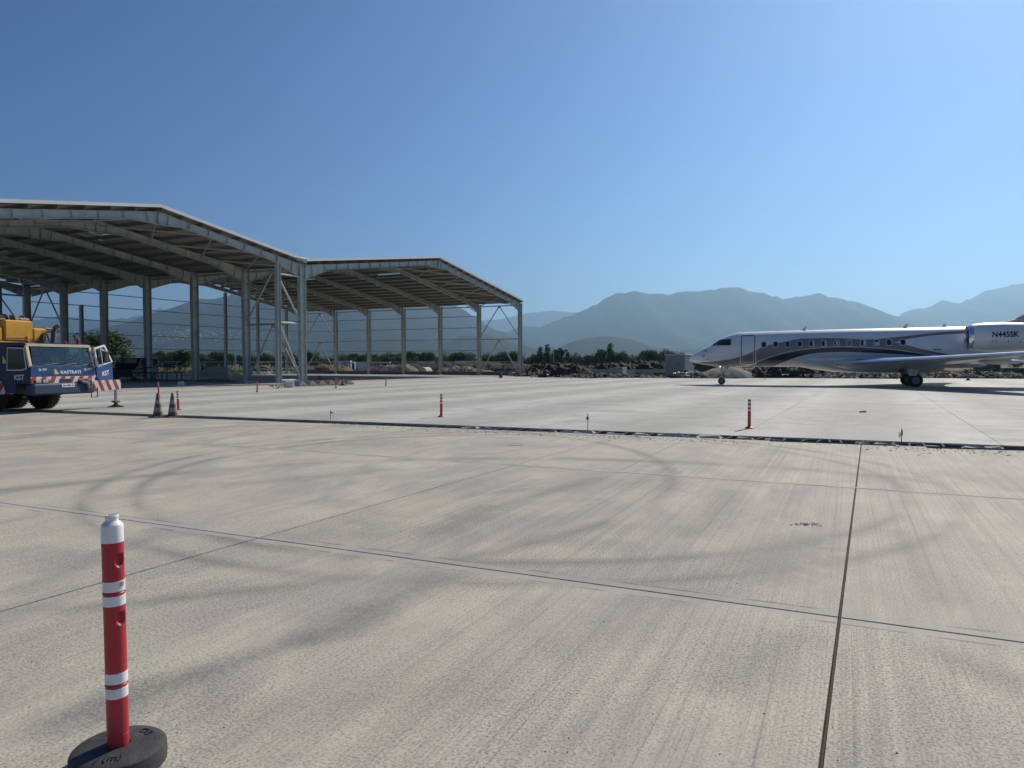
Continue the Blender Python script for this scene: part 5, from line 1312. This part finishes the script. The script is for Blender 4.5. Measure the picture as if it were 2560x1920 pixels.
sheet(1963, 936, 80.6, .7, .5, .25, 'panelwhite', 'white scrap on the soil under the jet belly front', 7.2)
# site cabin: grey end wall, ribbed white long side, roof vents
c = at(1687, 930, 96); cabn = thing('site_cabin', 'grey flat roofed site cabin with white ribbed side left of the jet nose', 'cabin', (c.x, 96, GZ), radians(-32))
def part_box(nm, cc, dd, m_, par, bev=.02):
    q = MB(); q.bbox((0, 0, 0), dd, bev); return ob(nm, q, M[m_], par, loc=cc)
part_box('end_wall', (0, 0, 1.62), (2.75, .1, 2.85), 'panelgrey', cabn); part_box('body', (0, 1.75, 1.6), (2.68, 3.4, 2.8), 'panelgrey', cabn)
rf = part_box('roof', (0, 1.7, 3.10), (2.9, 3.7, .16), 'panelwhite', cabn); part_box('skid', (0, 1.7, .1), (2.4, 3.2, .2), 'dark', cabn)
for k in range(7): part_box('rib', (1.37, .2 + k * .5, 1.55), (.06, .20, 2.7), 'panelwhite', cabn, .01)
for k, (x_, h_) in enumerate(((-.35, .50), (.25, .40), (.45, .34))): part_box('roof_vent', (x_, .3, .08 + h_ / 2), (.16, .22, h_), 'dark' if k == 9 else 'panelgrey', rf, .01)
part_box('notice', (.55, -.06, 1.9), (.22, .02, .10), 'dark', cabn, .004)
# concrete culvert box, beam, pallet, machine, pipe
c = at(1545, 925, 95); cv = thing('culvert_box', 'pale precast concrete box open at the top beyond the apron', 'culvert', (c.x, 95, GZ + .35), radians(-30))
for nm, cc, dd in (('wall', (0, -.75, .5), (1.9, .14, 1.0)), ('wall', (0, .75, .5), (1.9, .14, 1.0)), ('wall', (-.88, 0, .5), (.14, 1.36, 1.0)), ('wall', (.88, 0, .5), (.14, 1.36, 1.0)), ('base_slab', (0, 0, .06), (1.62, 1.36, .12)), ('top_slab', (.35, 0, 1.04), (1.2, 1.64, .08))): part_box(nm, cc, dd, 'concpale', cv)
c = at(1598, 921, 97.5); q = MB(); q.bbox((0, 0, .3), (1.1, .5, .5), .03); tag(ob('concrete_block', q, M['concpale'], loc=(c.x - 1.2, 97.5, GZ + .4)), 'small pale concrete block right of the culvert box', 'block')
q = MB(); q.bbox((0, 0, .25), (12.5, .4, .5), .03); c = at(1555, 921, 104); tag(ob('concrete_beam', q, M['concpale'], loc=(c.x, 104, GZ + .55)), 'long low pale concrete beam behind the culvert box', 'beam')
c = at(1620, 940, 83); pl = thing('timber_pallet', 'brown timber pallet leaning upright left of the site cabin', 'pallet', (c.x, 83, GZ + .1), radians(8))
for k in range(6):
    q = MB(); q.box((0, 0, 0), (1.2, .025, .10)); ob('plank', q, M['palewood'], pl, loc=(0, 0, .12 + k * .15), rot=(radians(-14), 0, 0))
for x_ in (-.52, 0, .52):
    q = MB(); q.box((0, .06, .48), (.10, .09, .98)); ob('bearer', q, M['wood'], pl, loc=(x_, 0, 0), rot=(radians(-14), 0, 0))
c = at(1360, 944, 81); mc = thing('plate_machine', 'small black site machine with tall bent handle at the apron edge', 'machine', (c.x, 81, -.2), radians(-20))
part_box('base', (0, 0, .35), (.95, .7, .5), 'dark', mc, .08); part_box('engine', (.15, 0, .8), (.55, .5, .5), 'rubber', mc, .1)
q = MB(); q.tube([(-.35, 0, .5), (-.42, 0, 1.3), (-.25, 0, 1.9), (-.3, 0, 2.1)], .05, 8); q.tube([(-.4, -.1, 1.2), (-.15, -.1, 1.95)], .035, 8); ob('handle', q, M['dark'], mc, fix=False)
q = MB(); q.tube([(.1, .1, 1.0), (.6, .05, .86), (.7, 0, .6)], .04, 8); ob('pipe', q, M['concpale'], mc, fix=False)
for x_ in (-.4, .4):
    for y_ in (-.3, .3):
        q = MB(); q.lathe([(0, -.06), (.2, -.06), (.2, .06), (0, .06)], 14, Matrix.Translation((x_, y_, .2)) @ Matrix.Rotation(pi / 2, 4, 'X')); ob('wheel', q, M['tyre'], mc)
c = at(1063, 930, 104); q = MB(); T = Matrix.Rotation(pi / 2, 4, 'Y'); q.lathe([(.56, -.9), (.70, -.9), (.70, .9), (.56, .9), (.56, -.9)], 28, T, close=False)
tag(ob('concrete_pipe', q, M['concpale'], loc=(c.x, 104, GZ + .72), rot=(0, 0, radians(68))), 'short pale concrete pipe lying between the gravel heaps', 'pipe')
# posts and small huts in the fields
for px, y0, y1, Y, label, w_, gr in ((856, 902, 911, 210, 'tiny white flat roofed hut behind the far hangar left side', 5.2, 0), (1164, 902, 909, 215, 'tiny white open sided hut behind the far hangar right side', 6.4, 0), (880, 905, 909, 216, 'tiny white crate in the field behind the far hangar', 1.6, 0), (920, 905, 909, 225, 'long low white shed row behind the far hangar', 14, 0), (1065, 903, 909, 228, 'small pale shed behind the gravel heap', 6, 0)):
    c = at(px, y0, Y); hh = c.z - GZ; t_ = thing('field_hut', label, 'hut', (c.x, Y, GZ), 0, 'huts in the field')
    part_box('wall', (-w_ * .22, 0, hh * .45), (w_ * .5, 2.4, hh * .9), 'panelwhite', t_); part_box('roof', (0, 0, hh * .93), (w_, 2.8, hh * .12), 'panelwhite', t_)
    for x_ in (.12, .28, .44): part_box('post', (w_ * x_, 0, hh * .45), (.5, 1.0, hh * .88), 'concpale', t_)
# village houses among the trees
def house(px, ybase, Y, w_, h_, wall, label, roofc):
    c = at(px, ybase, Y); t_ = thing('village_house', label, 'house', (c.x, Y, GZ), radians(R.uniform(-15, 15)), 'houses among the trees')
    q = MB(); q.box((0, 0, h_ / 2), (w_, w_ * .7, h_)); ob('wall', q, M[wall], t_)
    q = MB(); e = w_ / 2 + .5; d = w_ * .35 + .4; q.add([(-e, -d, h_), (e, -d, h_), (e, d, h_), (-e, d, h_), (-e * .6, 0, h_ + 1.1), (e * .6, 0, h_ + 1.1)], [(3, 2, 1, 0), (0, 1, 5, 4), (2, 3, 4, 5), (1, 2, 5), (3, 0, 4)]); rf_ = ob('roof', q, roofc, t_)
    q = MB(); q.box((w_ * .2, 0, h_ + 1.2), (.4, .4, .9)); ob('chimney', q, M['concpale'], rf_)
    for k in range(3):
        q = MB(); q.box((0, 0, 0), (1.1, .08, 1.2)); ob('window', q, M['glass'], t_, loc=((k - 1) * w_ * .28, -w_ * .35 - .03, h_ * .62))
M['tile'] = mat('weathered clay roof tiles', (.26, .12, .085), .85, 0, .2, .8); M['plaster'] = mat('pale house plaster', (.50, .47, .42), .85, 0, .1, .5)
house(1433, 905, 300, 4.6, 3.4, 'plaster', 'pale house with red roof among the trees left of the poplar clump', M['tile'])
house(1318, 906, 290, 6, 2.2, 'concpale', 'low grey house behind the far hangar corner', M['gravel'])
house(1602, 906, 290, 6, 2.0, 'plaster', 'low pale house among the trees left of the site cabin', mat('grey roof', (.3, .3, .31), .8, 0, .1, 1))
# dark pickup and yellow loader glimpsed under the jet nose, tractor and tank at the right edge
def wheels4(par, L, W, r, xs=None):
    for x_ in xs or (-L * .32, L * .32):
        for y_ in (-W / 2 + .1, W / 2 - .1):
            q = MB(); q.lathe([(0, -.11), (r * .9, -.11), (r, -.06), (r, .06), (r * .9, .11), (0, .11)], 18, Matrix.Translation((x_, y_, r)) @ Matrix.Rotation(pi / 2, 4, 'X')); w_ = ob('wheel', q, M['tyre'], par)
            q = MB(); q.lathe([(0, -.12), (r * .5, -.12), (r * .5, .12), (0, .12)], 12, Matrix.Translation((x_, y_, r)) @ Matrix.Rotation(pi / 2, 4, 'X')); ob('rim', q, M['wheel'], w_)
def car(name, label, cat, loc, rz, L, W, prof, col, glassprof, r=.34):
    t_ = thing(name, label, cat, loc, rz)
    q = MB(); q.prism(prof, -W / 2, W / 2, lambda a, b_, t2: (a, t2, b_)); ob('body', q, col, t_)
    for sg in (-1, 1):
        for gp in glassprof:
            q = MB(); q.prism(gp, sg * (W / 2 + .004), sg * (W / 2 + .010), lambda a, b_, t2: (a, t2, b_)); ob('side_window', q, M['glass'], t_)
    wheels4(t_, L, W, r)
    return t_
M['darkpaint'] = mat('dark vehicle paint', (.018, .020, .026), .35, .0, .2, 2, coat=.3)
c = at(1778, 934, 92)
pk = car('parked_car', 'dark estate car parked behind the jet nose wheel', 'car', (c.x, 92, GZ + .55), radians(-62), 4.4, 1.8, [(-2.2, .35), (2.2, .35), (2.2, .85), (1.2, .98), (.6, 1.45), (-1.6, 1.5), (-2.15, .95)], M['darkpaint'], [[(-1.5, 1.0), (.9, 1.0), (.5, 1.38), (-1.4, 1.42)]])
q = MB(); q.box((2.21, 0, .42), (.05, 1.7, .14)); ob('bumper', q, M['panelwhite'], pk)
q = MB(); q.box((.95, 0, 1.2), (.06, 1.4, .42), Matrix.Rotation(radians(0), 4, 'Y')); ob('windscreen', q, M['glass'], pk)
c = at(1748, 930, 100); ld = thing('yellow_loader', 'yellow loader half hidden between cabin and jet nose', 'loader', (c.x, 100, GZ), radians(-30))
part_box('body', (0, 0, 1.1), (2.6, 1.5, .9), 'cryellow', ld, .1); cbn = part_box('cab', (-.3, 0, 2.0), (1.2, 1.3, 1.1), 'cryellow', ld, .08)
part_box('side_window', (0, -.66, .05), (.9, .03, .7), 'glass', cbn, .01); part_box('bucket', (2.1, 0, .5), (.9, 1.9, .7), 'cryellow', ld, .1); part_box('lift_arm', (1.4, 0, 1.0), (1.4, .25, .2), 'cryellow', ld, .03); wheels4(ld, 2.6, 1.9, .55)
c = at(2518, 925, 100); tk = thing('farm_truck', 'dark open backed truck at the right edge behind the wing', 'truck', (c.x, 100, GZ), radians(160))
part_box('chassis', (0, 0, .75), (5.0, 1.2, .25), 'dark', tk); cbn = part_box('cab', (1.7, 0, 1.55), (1.4, 1.9, 1.4), 'darkpaint', tk, .12); part_box('windscreen', (.70, 0, .2), (.04, 1.6, .6), 'glass', cbn, .01); part_box('side_window', (0, .96, .22), (.9, .03, .55), 'glass', cbn, .01); part_box('load_bed', (-1.0, 0, 1.1), (3.2, 2.0, .45), 'darkpaint', tk, .04); wheels4(tk, 5.0, 2.0, .5)
c = at(2457, 930, 92); q = MB(); q.lathe([(.0, 0), (1.05, 0), (1.1, .1), (1.05, .9), (1.1, 1.0), (1.05, 1.1), (1.08, 1.9), (1.0, 2.0), (.9, 2.0), (.9, .3), (0, .3)], 28); tag(ob('concrete_ring', q, M['gravel'], loc=(c.x, 92, GZ)), 'brown concrete manhole ring standing behind the wing', 'concrete ring')
c = at(2352, 940, 84); q = MB(); q.bbox((0, 0, .45), (1.0, .9, .8), .05); tag(ob('rusty_crate', q, mat('rusty orange crate', (.42, .17, .06), .8, 0, .3, 3), loc=(c.x, 84, GZ)), 'rusty orange crate right of the main wheels', 'crate')

# ---- things standing in and before the hangars -------------------------------------------
def hp(x, y, z=0.0):            # hangar-local to world
    return Vector((HB.x + x * cos(HR) - y * sin(HR), HB.y + x * sin(HR) + y * cos(HR), z))
c = G(347, 962); Yv = 64.0; c = at(338, 950, Yv)
vn = car('parked_van', 'dark van parked in the shade under the near hangar', 'van', (c.x, Yv, .04), radians(-88), 5.0, 1.95, [(-2.5, .35), (2.5, .35), (2.55, .95), (1.6, 1.25), (.9, 2.05), (-2.4, 2.15), (-2.5, 1.2)], M['darkpaint'], [[(.35, 1.3), (1.35, 1.3), (.85, 1.9), (.4, 1.92)], [(-2.2, 1.35), (.15, 1.35), (.2, 1.92), (-2.15, 1.95)]], .36)
q = MB(); q.box((1.3, 0, 1.62), (.05, 1.6, .7), Matrix.Translation((0, 0, 0))); ob('windscreen', q, M['glass'], vn)
c = at(352, 962, 59.5); tb = thing('trestle_bench', 'dark trestle bench with thin legs inside the near hangar', 'bench', (c.x + 1.2, 59.5, .035), radians(-12))
part_box('bench_top', (0, 0, .80), (5.2, .8, .08), 'dark', tb)
for x_ in (-2.4, -1.3, -.2, .9, 2.3):
    for y_ in (-.3, .3): part_box('leg', (x_, y_, .38), (.07, .07, .76), 'dark', tb, .01)
q = MB(); q.bar((-3.2, 0, .95), (2.3, 0, 1.55), .30, .09); q.bar((2.28, 0, 1.54), (2.85, 0, 1.95), .26, .07); c = at(385, 945, 59.0); tag(ob('steel_section', q, M['dark'], loc=(c.x + .2, 59.0, .02), rot=(0, 0, radians(-10)), fix=False), 'long dark steel section with turned up end resting on the bench', 'beam')
c = at(540, 950, 66); pp = thing('panel_pallet', 'pallet of grey white wall panels inside the near hangar', 'panel stack', (c.x, 66, .035), radians(8))
part_box('base', (0, 0, .08), (2.6, 1.2, .14), 'wood', pp)
for k in range(3): part_box('panel', (0.0, 0, .42 + .33 * k), (2.5 - .06 * k, 1.1, .30), 'panelgrey', pp, .01)
part_box('wrap', (-1.05, -.57, 1.12), (.28, .02, .22), 'crblue', pp, .004)
part_box('top_board', (-.55, -.05, 1.27), (1.1, .9, .05), 'concdark', pp, .01)
for px, py, Y, d_, m_, lab in ((452, 966, 56.0, (.42, .42, .36), 'stonewhite', 'white block on the floor before the dark bench'), (722, 968, 0, (.62, .5, .42), 'stonewhite', 'white broken block at the foot of the gable post')):
    c = G(px, py); q = MB(); q.bbox((0, 0, d_[2] / 2), d_, .05); tag(ob('white_block', q, M[m_], loc=c, rot=(0, 0, R.uniform(.1, .6))), lab, 'block')
c = G(695, 972); q = MB(); rs = random.Random(3)
for k in range(16):
    a = rs.uniform(0, 6.3); l_ = rs.uniform(.2, .6); x_, y_ = rs.gauss(0, .25), rs.gauss(0, .2); z_ = rs.uniform(.03, .3); q.bar((x_, y_, z_), (x_ + cos(a) * l_, y_ + sin(a) * l_, rs.uniform(.02, .3)), .06, .03)
tag(ob('scrap_heap', q, M['wood'], loc=c, fix=False), 'heap of wood scraps at the gable post of the near hangar', 'debris')
c = G(800, 957.5); br = thing('red_barrier', 'dark red plastic barrier tub beside the hangar column', 'barrier', c, .3)
q = MB(); q.prism([(-.25, 0), (.24, 0), (.27, .08), (.21, .40), (.08, .60), (-.17, .63), (-.24, .4)], -.2, .2, lambda a, b_, t_: (a, t_, b_)); ob('tub', q, mat('dark red plastic', (.13, .012, .012), .5), br); part_box('foot', (0, 0, .04), (.56, .46, .08), 'dark', br)
c = G(1252, 944.5); br = thing('red_barrier', 'dark red plastic tub left of the far hangar front column', 'barrier', c, -.2)
q = MB(); q.prism([(-.16, 0), (.16, 0), (.18, .08), (.14, .5), (-.02, .56), (-.14, .3)], -.16, .16, lambda a, b_, t_: (a, t_, b_)); ob('tub', q, bpy.data.materials['dark red plastic'], br); part_box('foot', (0, 0, .04), (.4, .36, .08), 'dark', br)
# timber skids lying in a row beside the valley column
c0 = G(742, 966); c1 = G(880, 961)
sk = thing('formwork_skid', 'long timber formwork skid with raked blocks beside the valley column', 'formwork', c0, atan2(c1.y - c0.y, c1.x - c0.x))
Ls = (c1 - c0).length
q = MB(); q.bar((0, 0, .06), (Ls, 0, .06), .5, .10); ob('rail', q, M['palewood'], sk, fix=False)
for k in range(6):
    x_ = .3 + k * (Ls - .8) / 5; q = MB(); q.prism([(x_ - .32, .11), (x_ + .36, .11), (x_ + .08, .36), (x_ - .15, .36)], -.28, .28, lambda a, b_, t_: (a, t_, b_)); ob('raked_block', q, M['palewood'], sk)
# light masts and fence in the field behind
def mast(px, ytop, Y, label):
    c = at(px, ytop, Y); hh = c.z - GZ; t_ = thing('light_mast', label, 'mast', (c.x, Y, GZ), 0, 'light masts')
    q = MB(); q.tube([(0, 0, 0), (0, 0, hh)], [.14, .07], 8); ob('pole', q, M['metal'], t_, fix=False)
    q = MB(); q.tube([(0, 0, hh), (-.5, 0, hh + .1), (-1.1, 0, hh + .05)], .05, 6); ob('arm', q, M['metal'], t_, fix=False); part_box('lamp_head', (-1.3, 0, hh + .04), (.6, .25, .1), 'metal', t_)
mast(295, 838, 150, 'grey light mast seen left through the near hangar'); mast(588, 852, 150, 'grey light mast seen between the hangar columns'); mast(1384, 868, 210, 'thin dark light mast among the trees right of the far hangar')
fe = thing('wire_fence', 'low wire mesh fence with grey posts behind the hangars', 'fence', (0, 160, GZ), 0)
for k in range(46):
    q = MB(); q.tube([(0, 0, 0), (0, 0, 1.9), (.25, .0, 2.25)], .045, 5); ob('post', q, M['concpale'], fe, loc=(-120 + k * 3.2, 0, 0), fix=False)
for z_ in (.4, .9, 1.4, 1.85):
    q = MB(); q.bar((-120, 0, z_), (24, 0, z_), .02, .03); ob('wire', q, M['metal'], fe, fix=False)
# dry grass tufts beyond the paving
b = MB(); rr = random.Random(8)
for k in range(15000):
    Y = rr.uniform(96, 190); X = rr.uniform(-.74, .74) * Y
    if X < 6 and Y < 120 and X > -40 - (Y - 96): continue
    hgt = rr.uniform(.25, .8); wd_ = rr.uniform(.1, .3); a = rr.uniform(0, 3.14)
    dx, dy = cos(a) * wd_, sin(a) * wd_; lx, ly = rr.uniform(-.2, .2), rr.uniform(-.2, .2)
    b.add([(X - dx, Y - dy, GZ), (X + dx, Y + dy, GZ), (X + lx, Y + ly, GZ + hgt)], [(0, 1, 2)])
tag(ob('dry_grass', b, mat('dry grass blades', (.15, .125, .055), .9, 0, .35, .05), fix=False), 'dry yellow grass tufts in the field behind', 'grass', kind='stuff')

# ================================================================== TREES
def leaf_cloud(mb, blobs, n, size, rs, flat=.85):
    tot = sum(b_[3] ** 2 for b_ in blobs)
    for (x, y, z, r) in blobs:
        for k in range(int(n * r * r / tot)):
            d = Vector((rs.gauss(0, 1), rs.gauss(0, 1), rs.gauss(0, 1))).normalized()
            q = r * (rs.random() ** .38)
            q *= 1 + .28 * mnoise.noise(Vector((d.x * 2.2 + x, d.y * 2.2 + y, d.z * 2.2 + z)))
            p = Vector((x, y, z)) + Vector((d.x * q, d.y * q, d.z * q * flat))
            nrm = (d + Vector((rs.uniform(-.8, .8), rs.uniform(-.8, .8), rs.uniform(-.4, .9)))).normalized()
            a = nrm.cross(Vector((rs.uniform(-1, 1), rs.uniform(-1, 1), rs.uniform(-1, 1)))).normalized(); b_ = nrm.cross(a)
            s_ = size * rs.uniform(.6, 1.3)
            mb.add([p - a * s_, p - b_ * s_ * .6, p + a * s_, p + b_ * s_ * .6], [(0, 1, 2, 3)])
def tree_meshes(kind, seed):
    rs = random.Random(seed); bl = []
    if kind == 'poplar':
        for k in range(9):
            t_ = k / 8; r = .11 * (1 - abs(t_ - .45) * 1.1) + .03; bl.append((rs.uniform(-.03, .03), rs.uniform(-.03, .03), .12 + .83 * t_, r))
        n, sz = 900, .028
    elif kind == 'tall':
        for k in range(16):
            t_ = rs.random(); r = rs.uniform(.10, .17); w_ = .26 * (1 - abs(t_ - .4)); bl.append((rs.uniform(-w_, w_), rs.uniform(-w_, w_), .2 + .66 * t_, r * (1.1 - .45 * t_)))
        n, sz = 1300, .034
    elif kind == 'bush':
        for k in range(14): bl.append((rs.uniform(-.55, .55), rs.uniform(-.35, .35), rs.uniform(.2, .62), rs.uniform(.16, .30)))
        n, sz = 1300, .045
    else:
        for k in range(20):
            a = rs.uniform(0, 6.3); q = rs.uniform(0, .36); bl.append((cos(a) * q, sin(a) * q, rs.uniform(.34, .80) - q * .25, rs.uniform(.11, .22)))
        n, sz = 1500, .036
    m_ = MB(); leaf_cloud(m_, bl, n, sz, rs); crown = m_.mesh('crown')
    m_ = MB(); m_.tube([(0, 0, -.02), (.01, .005, .2), (-.01, 0, .45), (0, .01, .7)], [.03, .024, .016, .006], 7)
    for k in range(5):
        a = rs.uniform(0, 6.3); z0 = rs.uniform(.2, .45); l_ = .1 if kind == 'poplar' else rs.uniform(.18, .32)
        m_.tube([(0, 0, z0), (cos(a) * l_ * .5, sin(a) * l_ * .5, z0 + l_ * .5), (cos(a) * l_, sin(a) * l_, z0 + l_)], [.013, .009, .003], 5)
    return crown, m_.mesh('trunk')
PROTO = {}
for kd, cnt in (('round', 6), ('tall', 3), ('bush', 4), ('poplar', 2)):
    PROTO[kd] = [tree_meshes(kd, 100 + 17 * i + len(kd)) for i in range(cnt)]
tn_ = [0]
def tree(px, ytop, Y, kd, mm, label, group=None, wide=1.0, ybase=None):
    top = at(px, ytop, Y); hh = top.z - GZ
    cm, tm = PROTO[kd][tn_[0] % len(PROTO[kd])]; tn_[0] += 1
    t_ = thing('tree', label, 'tree', (top.x, Y, GZ), R.uniform(0, 6.28), group)
    o = ob('crown', cm, None, t_)
    if not o.data.materials: o.data.materials.append(M['leaf'])
    o.material_slots[0].link = 'OBJECT'; o.material_slots[0].material = M[mm]
    o.scale = (hh * wide, hh * wide, hh * 1.03)
    o = ob('trunk', tm, M['bark'], t_); o.scale = (hh * wide, hh * wide, hh)
    return t_
tree(272, 815, 118, 'round', 'leaf', 'large leafy tree standing behind the near hangar at left', None, 1.25)
for px, yt, kd, lab in ((1352, 868, 'poplar', 'leftmost slim poplar right of the far hangar'), (1368, 863, 'poplar', 'second slim poplar right of the far hangar, taller'), (1528, 860, 'poplar', 'twin topped tall dark poplar before the quarry hill')):
    tree(px, yt, 225 + R.uniform(-6, 6), kd, 'leafdark', lab, None, 1.5)
tree(1396, 864, 228, 'tall', 'leaf', 'tall bushy tree right of the two poplars', None, 1.1); tree(1412, 866, 230, 'tall', 'leaf', 'tall narrow tree touching the bushy tree by the poplars', None, .9)
tree(1504, 868, 228, 'round', 'leaf', 'rounded tree left of the dark poplar', None, 1.1); tree(1552, 873, 226, 'round', 'leafdark', 'rounded dark tree right of the dark poplar', None, 1.1)
tree(450, 866, 170, 'round', 'leafdark', 'big rounded dark tree seen in the near hangar middle bay', None, 1.3); tree(418, 874, 172, 'bush', 'leafdark', 'lower dark tree left of the big rounded tree in the near hangar', None, 1.1)
tree(552, 872, 172, 'round', 'leafdark', 'dark rounded tree seen right of the third hangar column', None, 1.3); tree(1272, 867, 190, 'round', 'leafdark', 'big dark tree behind the right braced bay of the far hangar', None, 1.35)
tree(1628, 872, 236, 'round', 'leafdark', 'bushy tree just left of the site cabin', None, 1.2); tree(1668, 868, 240, 'round', 'leaf', 'bushy tree behind the site cabin roof', None, 1.3)
rs = random.Random(77)
def tsec(px):
    for lim, nm in ((300, 'left of the third column of the near hangar'), (760, 'seen through the bays of the near hangar'), (1300, 'seen through the bays of the far hangar'), (1480, 'between the far hangar and the quarry hill'), (9999, 'between the quarry hill and the site cabin')):
        if px < lim: return ('leafy tree of the far tree line ' + nm, 'far trees ' + nm)
row = []
px = 60
while px < 1730:
    row.append(px); px += rs.uniform(9, 21)
for px in row:
    Y = rs.uniform(225, 300); yt = 892 - 24 * rs.random() ** 1.6
    if px < 390 and 200 < px: yt = rs.uniform(884, 894)
    if 840 < px < 1240: yt = 891 - 22 * rs.random() ** 1.6
    kd = rs.choice(('round', 'round', 'bush', 'tall')); mm = rs.choice(('leaf', 'leafdark', 'leafdark', 'leafpale'))
    tree(px, yt, Y, kd, mm, *tsec(px), rs.uniform(1.0, 1.6))
for px in (1755, 1790, 1830):
    tree(px, rs.uniform(884, 892), 260, 'bush', 'leafdark', 'low tree behind the nose of the jet', 'trees behind the jet nose', 1.2)
# wood behind the tree line: one mass
b = MB(); rs = random.Random(5)
for k in range(200):
    X = -330 + k * 3.45 + rs.uniform(-2, 2); Y = rs.uniform(310, 350); r = rs.uniform(2.2, 3.6)
    leaf_cloud(b, [(X, Y, rs.uniform(1.8, 3.2), r), (X + rs.uniform(-2, 2), Y, rs.uniform(3.0, 5.6), r * .8)], 330, .5, rs, .9)
tag(ob('woodland', b, M['leaf'], loc=(0, 0, GZ), fix=False), 'dense low belt of trees behind the field', 'woodland', kind='stuff')
# pale specks of a hillside town, set on the foothill surface
from mathutils.bvhtree import BVHTree
trees_ = []
for o in bpy.data.objects:
    if o.name.startswith(('foothill', 'mountain')):
        trees_.append(BVHTree.FromPolygons([v.co.copy() for v in o.data.vertices], [tuple(p.vertices) for p in o.data.polygons]))
b = MB(); rs = random.Random(31)
for k in range(260):
    px = rs.gauss(490, 60); py = rs.gauss(836, 8)
    r_ = ray(px, py).normalized(); best = None
    for tr_ in trees_:
        h_ = tr_.ray_cast(Vector((0, 0, CAMH)), r_)
        if h_[0] is not None and (best is None or h_[3] < best[3]): best = h_
    if best is None: continue
    c = best[0]; s_ = rs.uniform(5, 11)
    b.box((c.x, c.y + 2, c.z + 1), (s_, s_ * .8, rs.uniform(6, 12)))
tag(ob('hillside_town', b, M['plaster']), 'scatter of tiny pale houses on the far hillside', 'town', kind='stuff')
